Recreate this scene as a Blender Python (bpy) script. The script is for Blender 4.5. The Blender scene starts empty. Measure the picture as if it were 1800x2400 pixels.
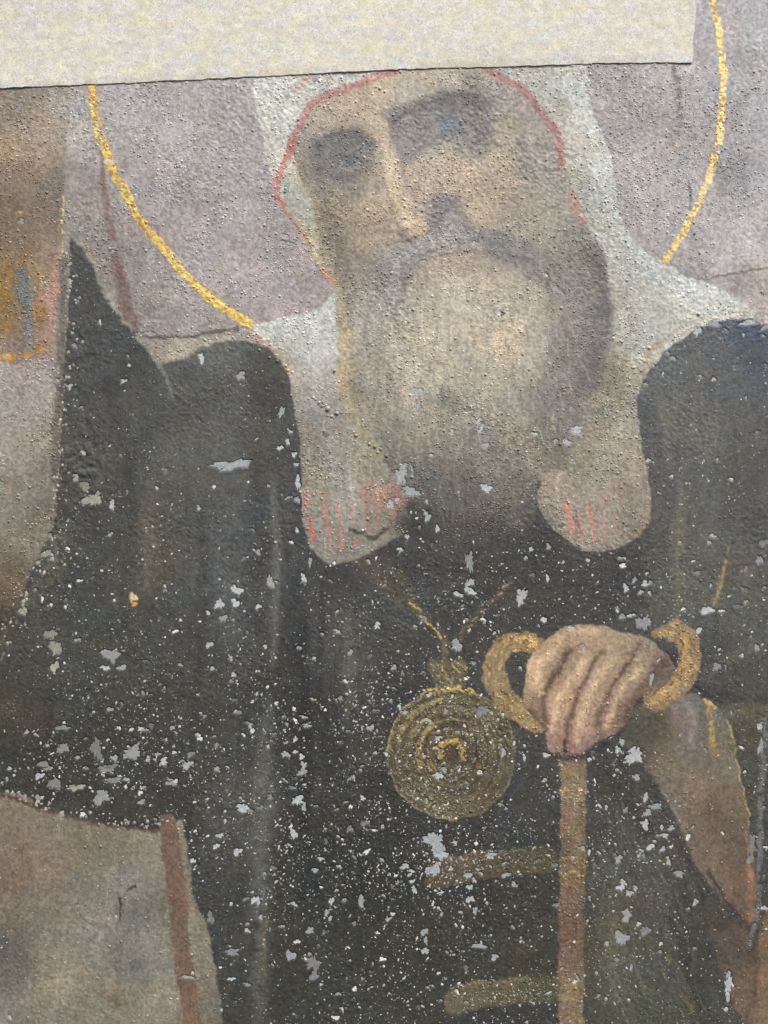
import bpy, math
import numpy as np
from mathutils import Vector
rng = np.random.default_rng(7)

# ---------------------------------------------------------------- units
# The painting is laid out in its own plane: u to the right, v downwards, one unit = 0.4 mm.
# It hangs upright in the XZ plane and faces -Y.
S = 0.0004
CX, CY, ZC = 900.0, 1200.0, 1.5
def world(u, v, h):
    return ((u-CX)*S, -h*S, (CY-v)*S+ZC)

scene = bpy.context.scene
# ---------------------------------------------------------------- camera
cam = bpy.data.cameras.new('camera'); camo = bpy.data.objects.new('camera', cam)
scene.collection.objects.link(camo); scene.camera = camo
FOV = math.radians(50)
cam.sensor_fit = 'VERTICAL'; cam.angle = FOV
DIST = 1200*S/math.tan(FOV/2)
camo.location = (0, -DIST, ZC); camo.rotation_euler = (math.radians(90), 0, 0)
cam.clip_start = 0.01; cam.clip_end = 100
# ---------------------------------------------------------------- daylight
SUN_EL, SUN_AZ = 54, 152         # degrees; azimuth from +Y (north), clockwise: the sun stands high over the viewer's right shoulder
w = bpy.data.worlds.new('World'); scene.world = w; w.use_nodes = True
nt = w.node_tree; bg = nt.nodes['Background']
sky = nt.nodes.new('ShaderNodeTexSky'); sky.sky_type = 'NISHITA'; sky.sun_disc = False
sky.sun_elevation = math.radians(SUN_EL); sky.sun_rotation = math.radians(SUN_AZ)
sky.air_density = 1.0; sky.dust_density = 4.0; sky.ozone_density = 0.6
nt.links.new(sky.outputs[0], bg.inputs[0]); bg.inputs[1].default_value = 0.075
sun = bpy.data.lights.new('sun', 'SUN'); sun.energy = 2.4; sun.angle = math.radians(11); sun.color = (1.0, 0.97, 0.93)
suno = bpy.data.objects.new('sun', sun); scene.collection.objects.link(suno)
a, e = math.radians(SUN_AZ), math.radians(SUN_EL)
sd = Vector((math.sin(a)*math.cos(e), math.cos(a)*math.cos(e), math.sin(e)))
suno.rotation_euler = sd.to_track_quat('Z', 'Y').to_euler()
vs = scene.view_settings
vs.view_transform = 'Standard'; vs.look = 'None'; vs.gamma = 1; vs.use_curve_mapping = False
vs.exposure = 0.52

# ---------------------------------------------------------------- helpers
def lin(c):
    c = np.asarray(c, np.float32)/255.0
    return np.where(c <= 0.04045, c/12.92, ((c+0.055)/1.055)**2.4).astype(np.float32)

_tabs = {}
def vnoise(X, Y, sc, seed, scy=None):
    """value noise 0..1"""
    if seed not in _tabs: _tabs[seed] = np.random.default_rng(seed+100).random((256, 256), dtype=np.float32)
    T = _tabs[seed]
    x = (X/sc).astype(np.float32)+37.3; y = (Y/(scy or sc)).astype(np.float32)+91.7
    xi = np.floor(x); yi = np.floor(y); fx = x-xi; fy = y-yi
    fx = fx*fx*(3-2*fx); fy = fy*fy*(3-2*fy)
    xi = xi.astype(np.int32) & 255; yi = yi.astype(np.int32) & 255
    x1 = (xi+1) & 255; y1 = (yi+1) & 255
    return (T[yi, xi]*(1-fx)+T[yi, x1]*fx)*(1-fy)+(T[y1, xi]*(1-fx)+T[y1, x1]*fx)*fy
def fbm(X, Y, sc, seed, o=3):
    r = 0; a = 1; t = 0
    for k in range(o):
        r = r+a*vnoise(X, Y, sc/2**k, seed+k*11); t += a; a *= 0.55
    return r/t

def axis(a0, a1, lo, hi, fine, coarse):
    inner = np.arange(lo, hi+fine*0.5, fine)
    l = np.linspace(a0, lo, int((lo-a0)/coarse)+2)[:-1]
    r = np.linspace(inner[-1], a1, int((a1-hi)/coarse)+2)[1:]
    return np.concatenate([l, inner, r]).astype(np.float32)
U0, U1, V0, V1 = -420, 2220, -420, 2820
us = axis(U0, U1, -14, 1814, 2.25, 18)
vv = axis(V0, V1, -14, 2414, 2.25, 18)
NX, NY = len(us), len(vv)
X, Y = np.meshgrid(us, vv)
# hand wobble of every painted edge
WX = X+(fbm(X, Y, 26, 1, 2)-0.5)*11+(vnoise(X, Y, 5, 5)-0.5)*3.4
WY = Y+(fbm(X, Y, 26, 2, 2)-0.5)*11+(vnoise(X, Y, 5, 6)-0.5)*3.4

def smooth_line(P, closed, n=5):
    P = np.asarray(P, np.float32)
    if len(P) < 3: return P
    if closed: Q = np.vstack([P[-1], P, P[0], P[1]])
    else: Q = np.vstack([2*P[0]-P[1], P, 2*P[-1]-P[-2]])
    out = []
    for i in range(1, len(Q)-2):
        p0, p1, p2, p3 = Q[i-1], Q[i], Q[i+1], Q[i+2]
        for t in np.linspace(0, 1, n, endpoint=False):
            out.append(0.5*((2*p1)+(-p0+p2)*t+(2*p0-5*p1+4*p2-p3)*t*t+(-p0+3*p1-3*p2+p3)*t**3))
    if not closed: out.append(Q[-2])
    return np.array(out, np.float32)

def window(x0, x1, y0, y1):
    i0, i1 = np.searchsorted(us, [x0, x1]); j0, j1 = np.searchsorted(vv, [y0, y1])
    return slice(max(j0-1, 0), min(j1+1, NY)), slice(max(i0-1, 0), min(i1+1, NX))

def bil(F, x0, y0, st, XX, YY):
    x = np.clip((XX-x0)/st, 0, F.shape[1]-1.001); y = np.clip((YY-y0)/st, 0, F.shape[0]-1.001)
    xi = x.astype(np.int32); yi = y.astype(np.int32); fx = x-xi; fy = y-yi
    if F.ndim == 3: fx = fx[..., None]; fy = fy[..., None]
    return (F[yi, xi]*(1-fx)+F[yi, xi+1]*fx)*(1-fy)+(F[yi+1, xi]*(1-fx)+F[yi+1, xi+1]*fx)*fy

def dist_field(P, closed, pad, st):
    P = smooth_line(P, closed)
    x0, y0 = P.min(0)-pad; x1, y1 = P.max(0)+pad
    x0 = max(x0, U0); y0 = max(y0, V0); x1 = min(x1, U1); y1 = min(y1, V1)
    gx = np.arange(x0, x1+st, st, dtype=np.float32); gy = np.arange(y0, y1+st, st, dtype=np.float32)
    GX, GY = np.meshgrid(gx, gy)
    D = np.full(GX.shape, 1e9, np.float32); TT = np.zeros(GX.shape, np.float32); ins = np.zeros(GX.shape, bool)
    m = len(P); segs = m if closed else m-1
    for i in range(segs):
        ax, ay = P[i]; bx, by = P[(i+1) % m]; dx, dy = bx-ax, by-ay
        L = dx*dx+dy*dy+1e-9
        t = np.clip(((GX-ax)*dx+(GY-ay)*dy)/L, 0, 1)
        d = (GX-ax-t*dx)**2+(GY-ay-t*dy)**2
        if closed:
            if ay != by:
                c = ((GY >= ay) != (GY >= by)) & (GX < (bx-ax)*(GY-ay)/(by-ay)+ax)
                ins ^= c
            D = np.minimum(D, d)
        else:
            k = d < D; D = np.where(k, d, D); TT = np.where(k, (i+t)/segs, TT)
    D = np.sqrt(D)
    if closed: D = np.where(ins, -D, D)
    return D, TT, (x0, y0, x1, y1)

COL = np.zeros((NY, NX, 3), np.float32)      # painted colour, display values 0..255
GOLD = np.zeros((NY, NX), np.float32)        # how much gold leaf
ROUGH = np.ones((NY, NX), np.float32)        # relief of the ground paint
REL = np.zeros((NY, NX), np.float32)         # painted relief, brush ridges
PART = np.zeros((NY, NX), np.int16)
PARTS = ['painted_background']
def pids(*names): return [i for i, p in enumerate(PARTS) if p.split('#')[0] in names]
def part_id(n):
    if n not in PARTS: PARTS.append(n)
    return PARTS.index(n)

def cfield(cps, st=16, e=14, p=1.7):
    a = np.array(cps, np.float32)
    gx = np.arange(U0, U1+st, st, dtype=np.float32); gy = np.arange(V0, V1+st, st, dtype=np.float32)
    GX, GY = np.meshgrid(gx, gy); W = 0; A = 0
    for x, y, r, g, b in a:
        ww = 1/((GX-x)**2+(GY-y)**2+e*e)**p
        W = W+ww; A = A+ww[..., None]*np.array([r, g, b], np.float32)
    return A/W[..., None]
def parse(s):
    return [tuple(float(q) for q in t.replace(',', ' ').split()) for t in s.replace('\n', ';').split(';') if t.strip()]

def fill(pts, cps, soft=3.0, part=None, rough=None, alpha=1.0, st=6, step=16, e=14, drift=14):
    D, _, (x0, y0, x1, y1) = dist_field(pts, True, soft*3+8, st)
    sl = window(x0, x1, y0, y1)
    d = bil(D, x0, y0, st, WX[sl], WY[sl])
    m = np.clip(0.5-d/(2*soft), 0, 1); m = m*m*(3-2*m)*alpha
    if isinstance(cps, tuple): C = np.array(cps, np.float32)
    else:
        F = cfield(cps, step, e)
        dx = (fbm(X[sl], Y[sl], 60, 61, 3)-0.5)*drift*2.5; dy = (fbm(X[sl], Y[sl], 60, 71, 3)-0.5)*drift*2.5
        C = bil(F, U0, V0, step, X[sl]+dx, Y[sl]+dy)
    COL[sl] = COL[sl]*(1-m[..., None])+C*m[..., None]
    GOLD[sl] *= (1-m)
    if part: PART[sl][m > 0.5*alpha] = part_id(part)
    if rough is not None: ROUGH[sl] = ROUGH[sl]*(1-m)+rough*m

def stroke(pts, width, col, alpha=1.0, soft=1.5, brk=0.0, bs=7, part=None, gold=0.0, ridge=0.0, taper=False, seed=3, only=None, rough=None):
    """a brush stroke; width may be one number or (start, end)"""
    w0, w1 = width if isinstance(width, tuple) else (width, width)
    hw = max(w0, w1)/2
    D, T, (x0, y0, x1, y1) = dist_field(pts, False, hw+soft*2+8, 3 if hw < 30 else 5)
    st = 3 if hw < 30 else 5
    sl = window(x0, x1, y0, y1)
    d = bil(D, x0, y0, st, WX[sl], WY[sl]); t = bil(T, x0, y0, st, WX[sl], WY[sl])
    ww = (w0+(w1-w0)*t)/2
    if taper: ww = ww*np.sqrt(np.clip(np.sin(np.pi*np.clip(t*0.96+0.02, 0, 1)), 0, 1))
    m = np.clip(0.5-(d-ww)/(2*soft), 0, 1); m = m*m*(3-2*m)
    pm = m.copy()
    if brk > 0:
        n = fbm(X[sl], Y[sl], bs, seed, 2)
        m = m*np.clip((n-0.2-brk*0.52)*7+0.5, 0, 1)
    m = m*alpha
    if only is not None: m = m*(PART[sl] == part_id(only))
    COL[sl] = COL[sl]*(1-m[..., None])+np.array(col, np.float32)*m[..., None]
    if gold > 0: GOLD[sl] = np.maximum(GOLD[sl]*(1-m), m*gold)
    else: GOLD[sl] *= 1-m
    if ridge: REL[sl] += m*ridge
    if rough is not None: ROUGH[sl] = ROUGH[sl]*(1-pm)+rough*pm
    if part: PART[sl][pm > 0.5] = part_id(part)

def blob(x, y, rx, ry, col, alpha=0.8, rot=0.0, soft=1.0, part=None):
    """soft dab of paint"""
    R = max(rx, ry)*(1+soft)+6
    sl = window(x-R, x+R, y-R, y+R)
    c, s_ = math.cos(rot), math.sin(rot)
    dx = WX[sl]-x+(fbm(X[sl], Y[sl], 22, 81, 2)-.5)*16; dy = WY[sl]-y+(fbm(X[sl], Y[sl], 22, 91, 2)-.5)*16
    q = np.sqrt(((dx*c+dy*s_)/rx)**2+((-dx*s_+dy*c)/ry)**2)
    m = np.clip((1+soft*0.5-q)/soft, 0, 1); m = m*m*(3-2*m)*alpha
    COL[sl] = COL[sl]*(1-m[..., None])+np.array(col, np.float32)*m[..., None]
    if part: PART[sl][m > 0.5*alpha] = part_id(part)

# ================================================================ THE PAINTED PICTURE
BG = parse('''200,300,134,127,125; 170,420,118,110,108; 300,230,136,127,130; 450,260,138,130,134; 560,350,141,133,139; 400,450,133,123,126
550,500,141,130,134; 600,620,144,128,132; 660,700,142,124,128; 350,600,126,114,113; 450,700,133,119,120; 350,720,122,111,107; 500,740,128,116,114
230,600,117,104,100; 590,220,138,132,136; 180,500,116,108,104; 520,620,140,126,131; 300,400,130,119,121; 640,560,134,122,126
1660,50,132,127,133; 1760,60,134,130,138; 1500,200,124,117,121; 1400,300,123,115,118; 1550,350,123,115,118; 1750,330,122,117,124; 1715,410,111,107,115
1500,500,130,121,123; 1750,560,140,131,137; 1700,620,143,133,137; 1600,600,126,119,122; 1780,690,139,124,118; 1620,250,122,115,121; 1450,440,128,120,121
1780,450,127,120,127; 1640,100,128,122,128; 1790,200,130,126,134; 1600,480,135,127,131; 1650,660,122,114,116; 1730,650,118,108,108
60,900,130,118,114; 60,1050,124,114,105; 105,950,138,128,121; 40,1200,116,108,96; 80,1280,116,108,92; 20,1350,96,80,68; 15,1450,70,60,57; 125,1000,118,108,98
10,1500,74,70,62; 110,1100,112,104,94; 60,980,132,120,112; 20,1000,128,117,110; 100,1200,106,98,86
50,1900,134,118,101; 100,2000,133,118,106; 250,2000,117,109,96; 350,2000,127,118,106; 300,2080,134,124,118; 100,2150,119,110,99; 30,2250,100,94,86
250,2150,127,119,109; 330,2200,116,110,103; 320,2262,100,97,91; 150,2300,133,121,103; 250,2320,115,105,92; 400,2300,124,115,103; 50,2380,114,107,99
180,2380,112,105,92; 470,2200,115,108,93; 490,2350,106,99,87; 30,2050,132,112,98; 320,2130,110,106,98; 200,1960,124,112,94; 350,1960,128,120,104; 460,2080,112,102,86
1900,300,126,120,128; -200,300,120,110,104; -200,1100,118,108,98; -200,2100,120,108,98; 2100,600,128,120,124''')
F = cfield(BG, 16, 18)
dx = (fbm(X, Y, 70, 21, 3)-0.5)*46; dy = (fbm(X, Y, 70, 31, 3)-0.5)*46
COL[:] = bil(F, U0, V0, 16, X+dx, Y+dy)
cl = fbm(X, Y, 95, 41, 4)-0.5
COL += cl[..., None]*np.array([16, 15, 17], np.float32)

# --- neighbouring ochre garment at the left edge
fill([(-500,-500),(172,-500),(168,200),(164,300),(156,400),(150,480),(146,560),(140,640),(134,720),(132,800),(128,838),(100,838),(60,846),(0,850),(-500,860)],
 parse('''30,230,122,102,88; 60,250,116,104,94; 100,280,136,113,92; 30,350,134,110,86; 100,350,132,111,92; 145,240,128,118,110; 60,420,115,95,80; 120,430,104,92,84; 30,480,101,82,69
 100,500,101,86,73; 30,550,104,86,68; 60,600,117,92,66; 30,650,128,95,52; 20,750,128,97,55; 90,640,128,105,76; 95,740,128,93,55; 55,690,100,98,88; 65,760,110,96,92; 75,800,116,102,100
 120,700,145,108,98; 125,760,132,108,102; 105,800,137,108,88; 130,640,137,108,98; 20,800,120,100,86; 150,330,124,114,104; 10,700,132,98,46; 118,600,120,98,84'''), soft=9, part='ochre_garment', step=12, e=8)
stroke([(-40,842),(0,840),(40,838),(70,832),(98,818)], (20,13), (168,122,58), soft=2.5, alpha=.95, brk=.35, bs=14, part='garment_hem')
stroke([(96,822),(92,770),(88,700),(86,640)], 20, (136,98,48), soft=6, alpha=.45, brk=.4, bs=20)
stroke([(52,652),(60,690),(66,740),(68,790)], (26,14), (92,93,90), soft=3, alpha=.85, part='grey_tassel')
stroke([(48,640),(54,664)], 30, (90,92,88), soft=3, alpha=.9, part='grey_tassel')
stroke([(66,750),(70,810)], 14, (112,106,118), soft=4, alpha=.7)
stroke([(136,590),(130,660),(124,740),(118,800)], 16, (158,106,96), soft=6, alpha=.5, brk=.3, bs=16)
stroke([(79,712),(78,745)], 4, (190,130,70), soft=1.2, alpha=.8, brk=.4)
stroke([(150,462),(149,500),(147,545),(145,600)], (5,3), (206,172,96), soft=1.2, brk=.5, bs=5, gold=.6)
stroke([(142,488),(140,545)], 4, (178,140,70), soft=1.5, brk=.6, bs=5, gold=.3, alpha=.7)
stroke([(20,492),(45,497),(60,498)], 4, (168,138,84), soft=1.2, brk=.55, bs=6, alpha=.7)
# --- shadowed strip beside the cloak
stroke([(152,600),(147,700),(143,850),(134,1000),(128,1120)], (16,24), (90,84,76), soft=6, alpha=.8)
stroke([(150,850),(140,960)], 10, (84,82,72), soft=4, alpha=.8)
# --- background lines
stroke([(236,340),(247,450),(262,560),(278,640),(295,710),(312,775)], (10,34), (112,80,76), soft=6, alpha=.95, brk=.05, bs=30)
stroke([(225,250),(238,380)], 10, (116,104,104), soft=5, alpha=.4)
stroke([(338,786),(390,792),(450,786),(505,778),(560,770)], 8, (78,68,66), soft=3, alpha=.85)
fill([(345,800),(420,797),(500,785),(560,785),(540,800),(470,818),(420,842),(382,856),(360,830)], (140,128,110), soft=8, alpha=.8)
stroke([(385,845),(440,825),(500,800),(560,788)], 11, (150,146,124), soft=4, alpha=.6, brk=.25)
stroke([(1580,150),(1588,200),(1592,250),(1597,290)], 14, (96,88,92), soft=4, alpha=.85, brk=.3, bs=9)
stroke([(1612,428),(1618,460),(1618,490)], 7, (88,80,84), soft=2.5, alpha=.85)
stroke([(1618,525),(1635,600),(1650,650)], 12, (110,106,116), soft=5, alpha=.6, brk=.3)
stroke([(1600,655),(1660,652),(1720,640),(1810,628)], 5, (84,76,78), soft=2, alpha=.9, brk=.1, bs=20)
blob(1740,668,40,24,(112,100,98),.5)
stroke([(1565,640),(1610,650),(1650,646)], 22, (106,100,106), soft=8, alpha=.55)
blob(1745,370,34,60,(106,103,112),.45)
stroke([(1585,172),(1630,148),(1690,116)], 3, (158,152,158), soft=1, brk=.4, alpha=.8)
stroke([(1710,112),(1740,96),(1800,62),(1860,30)], 2.5, (156,150,160), soft=1, brk=.5, alpha=.7)
stroke([(1395,210),(1415,222),(1440,245),(1448,248)], 3, (164,160,158), soft=1, brk=.3, alpha=.8)

# --- halo ring of gold leaf
HL = [(207,150),(214,201),(219,234),(224,272),(234,315),(247,353),(257,382),(278,424),(304,471),(329,517),(367,563),(401,606),(443,652),(498,703),(544,736),(584,762)]
stroke([(p[0]+2,p[1]) for p in HL], 21, (158,118,52), soft=1.6, alpha=.75, part='halo_ring#1', gold=.55)
stroke([(p[0],p[1]) for p in HL], 20, (206,166,82), soft=1.4, brk=.48, bs=6, part='halo_ring#1', gold=.85, ridge=.4)
stroke([(367,563),(401,606),(443,652),(498,703),(544,736),(590,764)], 18, (216,178,92), soft=1.6, brk=.33, bs=8, part='halo_ring#1', gold=.9, ridge=.3)
stroke([(398,596),(430,634)], 9, (214,190,140), soft=3, alpha=.6, brk=.2, gold=.5)
stroke([(230,284),(237,308),(241,325)], 7, (134,122,116), soft=1.5, alpha=.95)
stroke([(226,252),(229,270)], 6, (130,116,110), soft=1.5, alpha=.8, brk=.3)
stroke([(246,346),(250,352)], 5, (124,100,84), soft=1.5, alpha=.8)
stroke([(248,384),(270,381)], 7, (150,142,144), soft=1.5, alpha=.95)
HR = [(1600,-190),(1640,-90),(1663,-20),(1668,0),(1677,36),(1686,80),(1689,108),(1693,145),(1695,181),(1695,217),(1693,253),(1689,289),(1684,333),(1677,362),(1668,398),(1651,441),(1633,485),(1612,524),(1590,564),(1564,608)]
stroke(HR, 17, (152,118,66), soft=1.5, alpha=.8, part='halo_ring#2', gold=.55)
stroke(HR, 17, (200,164,92), soft=1.4, brk=.5, bs=6, part='halo_ring#2', gold=.85, ridge=.4)
stroke([(1690,300),(1685,336)], 15, (204,176,112), soft=2, alpha=.6, gold=.6)
stroke([(1668,398),(1640,470)], 13, (208,184,126), soft=3, alpha=.5, gold=.5, brk=.2)
stroke([(1672,342),(1690,346)], 5, (140,134,136), soft=1.2, alpha=.95)
stroke([(1680,118),(1696,112)], 3, (136,120,100), soft=1, alpha=.8)

# --- black cloak
ROBE = [(165,563),(190,585),(224,635),(253,698),(295,757),(338,808),(371,852),(434,840),(470,818),(513,802),(560,797),(600,806),(660,830),(720,880),(760,950),(760,1100),
 (1440,1100),(1440,960),(1470,890),(1525,862),(1562,824),(1605,788),(1652,763),(1713,750),(1760,752),(1800,773),(1900,850),(2400,1100),(2400,3000),(526,3000),
 (524,2500),(522,2400),(516,2330),(508,2280),(496,2210),(482,2160),(455,2110),(443,2020),(432,1960),(425,1918),(390,1938),(320,1940),(250,1930),(150,1905),(80,1888),(0,1855),(-600,1780),(-600,1640),
 (0,1530),(32,1440),(70,1350),(100,1285),(128,1210),(135,1100),(142,1000),(150,850),(156,750),(162,650)]
ROBECP = parse('''200,650,60,61,63; 230,900,62,62,62; 350,1000,65,65,65; 450,900,72,72,71; 500,830,80,82,82; 480,1050,73,72,71; 350,1180,72,70,66; 250,1250,60,60,61; 330,1300,72,66,58
 500,1300,71,71,73; 600,1250,62,63,67; 600,1000,65,64,64; 640,900,62,60,60; 200,1500,62,62,60; 50,1650,62,58,53; 300,1700,57,57,56; 500,1700,62,61,59; 100,1800,56,55,53
 400,1850,60,58,57; 560,1900,70,70,70; 700,1700,55,55,57; 720,2000,53,53,55; 800,1500,71,69,67; 900,1400,65,65,65; 850,1800,55,55,57; 850,2100,55,54,51; 950,2200,58,56,50
 1100,1300,60,58,58; 1200,1400,58,56,57; 1300,1350,58,56,58; 1250,2150,58,56,55; 1150,2100,58,57,57; 1600,850,75,77,83; 1790,800,56,66,90; 1700,900,73,74,79; 1650,1000,79,79,78
 1560,1100,72,71,74; 1750,1050,71,71,72; 1640,1200,76,76,77; 1750,1250,74,73,72; 1600,1400,78,77,72; 1750,1450,76,76,74; 1700,1560,66,65,66; 1600,1600,58,56,58
 1750,1700,74,72,62; 1750,1900,66,66,64; 1450,1900,62,60,60; 1500,2100,70,65,57; 1450,2050,70,69,65; 1600,2300,64,64,60; 1500,2350,66,67,57; 1400,2200,70,68,58; 1400,1850,62,62,62
 1250,1900,58,58,60; 1250,2250,62,61,54; 1150,2380,58,58,60; 680,2300,58,58,56; 560,2250,60,60,60; 900,1700,55,54,56; 640,1700,60,60,62; 1700,1350,76,75,72
 250,2000,58,57,57; 80,1550,64,63,60; 150,1380,60,60,59; 400,1450,60,60,60; 700,1350,66,65,66; 780,1330,62,60,60; 300,780,58,60,62; 1440,1350,60,58,60; 2100,1500,66,66,66''')
fill(ROBE, ROBECP, soft=4.2, part='cloak', rough=1.0, st=7)
# folds
def fold(p, wd, c, a=.6, b=.1, s=None): stroke(p, wd, c, alpha=min(a*1.35, .95), soft=(s or (wd if not isinstance(wd, tuple) else max(wd))*0.55), brk=b, bs=26, only='cloak', taper=True)
fold([(640,1120),(648,1300),(646,1420),(640,1560)], 22, (92,90,86), .65)
fold([(626,1640),(616,1840),(611,2000),(610,2180),(604,2460)], 46, (90,89,84), .55, .1)
fold([(626,2100),(624,2180),(620,2280)], 6, (112,98,70), .6, .4)
fold([(615,2045),(618,2120)], 4, (128,128,122), .5, .5)
fold([(402,1030),(372,1110),(352,1190),(345,1300),(340,1380)], 34, (86,80,70), .6)
fold([(520,1000),(540,1150),(540,1350),(530,1500)], 60, (78,78,78), .5)
fold([(580,900),(600,1100),(612,1300),(606,1480)], 26, (56,56,60), .5)
fold([(690,1350),(686,1600),(690,1900)], 60, (48,48,52), .5)
fold([(800,1450),(830,1600),(880,1800)], 90, (76,73,70), .4)
fold([(480,830),(545,900),(590,1000)], 50, (84,84,84), .4)
fold([(1596,1120),(1590,1280),(1586,1450)], 24, (96,92,78), .7, .3)
fold([(1546,930),(1562,1040),(1590,1140)], 18, (98,97,98), .4, .3)
fold([(1706,1270),(1698,1320),(1684,1380),(1674,1420)], (4,14), (132,112,70), .75, .35, 3)
fold([(1530,860),(1580,960),(1640,1080),(1650,1300)], 70, (84,84,82), .4)
fold([(1800,760),(1790,830),(1770,900)], 50, (54,64,88), .4)
fold([(1560,1600),(1620,1620),(1720,1640),(1810,1640)], 26, (54,52,54), .7)
fold([(1640,1590),(1720,1540),(1810,1500)], 24, (90,86,80), .35)
fold([(1680,1680),(1740,1668),(1810,1665)], 46, (92,88,68), .55)
fold([(1570,2150),(1600,2250),(1660,2380),(1720,2480)], 30, (48,48,48), .5)
fold([(1445,2050),(1440,2250),(1480,2420)], 50, (82,78,62), .5, .2)
fold([(1560,2180),(1580,2290),(1620,2360),(1650,2430)], 9, (104,92,58), .5, .4, 4)
fold([(1520,1830),(1580,1960),(1640,2080),(1690,2180),(1730,2260)], 30, (54,50,52), .55)
fold([(1400,1790),(1470,1870),(1560,1990)], 40, (52,50,52), .5)
fold([(40,1440),(110,1330),(150,1240)], 46, (84,82,66), .55, .3)
fold([(0,1555),(36,1460),(66,1390),(92,1310)], 5, (150,142,104), .6, .5, 2)
fold([(0,1700),(120,1760),(260,1820)], 60, (56,54,50), .4)
fold([(0,1640),(100,1680)], 60, (74,66,52), .5)
fold([(820,1310),(870,1330),(900,1370),(935,1420)], 26, (84,76,62), .55, .3)
fold([(900,1280),(1000,1330),(1250,1300),(1300,1290)], 50, (50,48,50), .5)
fold([(1000,1230),(1080,1280),(1200,1260)], 40, (66,62,62), .6)
blob(410,1120,60,120,(76,74,70),.4,.1)
fold([(705,1420),(712,1600),(716,1800),(712,2100)], 26, (40,40,44), .5)
fold([(815,1440),(820,1560),(812,1700)], 20, (90,88,86), .45)
fold([(760,1350),(752,1500),(748,1650)], 14, (48,48,52), .5)
fold([(470,1180),(480,1350),(470,1520),(450,1700)], 26, (50,50,54), .45)
fold([(250,900),(290,1050),(300,1250),(280,1450)], 40, (50,50,54), .4)
fold([(1440,1120),(1450,1300),(1440,1420)], 24, (52,50,54), .5)
rf = np.random.default_rng(44)
for k in range(70):
    x0 = rf.uniform(1385, 1640); y0 = rf.uniform(1830, 2330)
    if x0 > 1400+(y0-1760)*.62+60: continue
    ln = rf.uniform(60, 170); c = ((104,100,76), (46,46,46), (92,92,90))[rf.integers(3)]
    stroke([(x0, y0), (x0+ln*.2+rf.normal(0, 3), y0+ln*.5), (x0+ln*.42, y0+ln)], rf.uniform(2.5, 6), c, alpha=rf.uniform(.25, .6), soft=2, brk=.3, taper=True, only='cloak')
for k in range(60):
    x0 = rf.uniform(380, 1290); y0 = rf.uniform(1300, 2300); ln = rf.uniform(60, 200); c = ((92,90,88), (44,44,46))[rf.integers(2)]
    stroke([(x0, y0), (x0+rf.normal(0, 4), y0+ln)], rf.uniform(2, 5), c, alpha=rf.uniform(.2, .45), soft=2, brk=.35, taper=True, only='cloak')
# pale outline along the cloak
stroke([(180,568),(205,590),(222,620),(232,660),(252,698),(285,745),(320,790),(350,825),(375,862)], (9,8), (142,135,112), soft=3, alpha=.7, brk=.25, bs=18)
stroke([(375,850),(392,890),(406,930)], (10,4), (112,110,98), soft=3, alpha=.8, brk=.2)
stroke([(165,590),(160,680),(155,790),(150,880),(143,990),(138,1080),(135,1150),(130,1210)], 2.4, (168,152,104), soft=1, alpha=.8, brk=.42, bs=8)
stroke([(0,1862),(90,1896),(180,1916),(260,1934),(380,1944)], 12, (70,50,42), soft=5, alpha=.7, brk=.2)
# left wall: red-brown edging stripe
stroke([(393,1930),(403,2000),(412,2090),(422,2190),(433,2280),(446,2370),(460,2470)], (42,40), (112,86,74), soft=2.5, part='red_stripe', rough=.5, brk=.08, bs=40)
stroke([(424,1935),(432,2010),(442,2100),(452,2200)], 9, (134,120,94), soft=4, alpha=.5, brk=.2)
stroke([(281,2104),(283,2130),(280,2155)], 4.5, (62,52,50), soft=1.2, alpha=.9, brk=.15)
stroke([(300,2084),(308,2079),(318,2076)], 6, (70,56,50), soft=1.5, alpha=.85, brk=.2)
blob(320,2262,22,12,(92,90,86),.6); blob(320,2165,24,16,(104,102,96),.5); blob(380,2135,14,10,(96,92,86),.5); blob(20,2270,50,50,(92,88,82),.35); blob(270,2345,22,9,(92,80,64),.5)
stroke([(268,1985),(258,2005)], 14, (104,98,86), soft=6, alpha=.4)

# --- white veil with long lappets
HOOD = [(590,100),(593,185),(604,260),(618,330),(634,400),(645,440),(650,470),(672,505),(700,548),(724,590),(760,640),(782,668),(772,702),(745,722),(680,738),(610,760),(588,772),
 (606,795),(640,822),(668,860),(682,900),(688,950),(699,1021),(705,1080),(707,1130),(710,1227),(731,1287),(775,1320),(829,1312),(894,1279),(948,1249),(965,1217),(960,1165),(1100,1100),
 (1258,1119),(1258,1162),(1279,1217),(1312,1254),(1355,1284),(1410,1292),(1475,1271),(1518,1227),(1526,1170),(1522,1130),(1512,1075),(1500,1016),(1495,960),(1499,915),(1525,868),(1562,824),
 (1605,788),(1652,763),(1713,750),(1765,742),(1760,727),(1735,708),(1688,680),(1650,660),(1598,645),(1562,618),(1518,593),(1475,553),(1453,506),(1442,434),(1431,380),(1417,333),(1402,289),(1382,235),(1374,159),(1360,100)]
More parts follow.
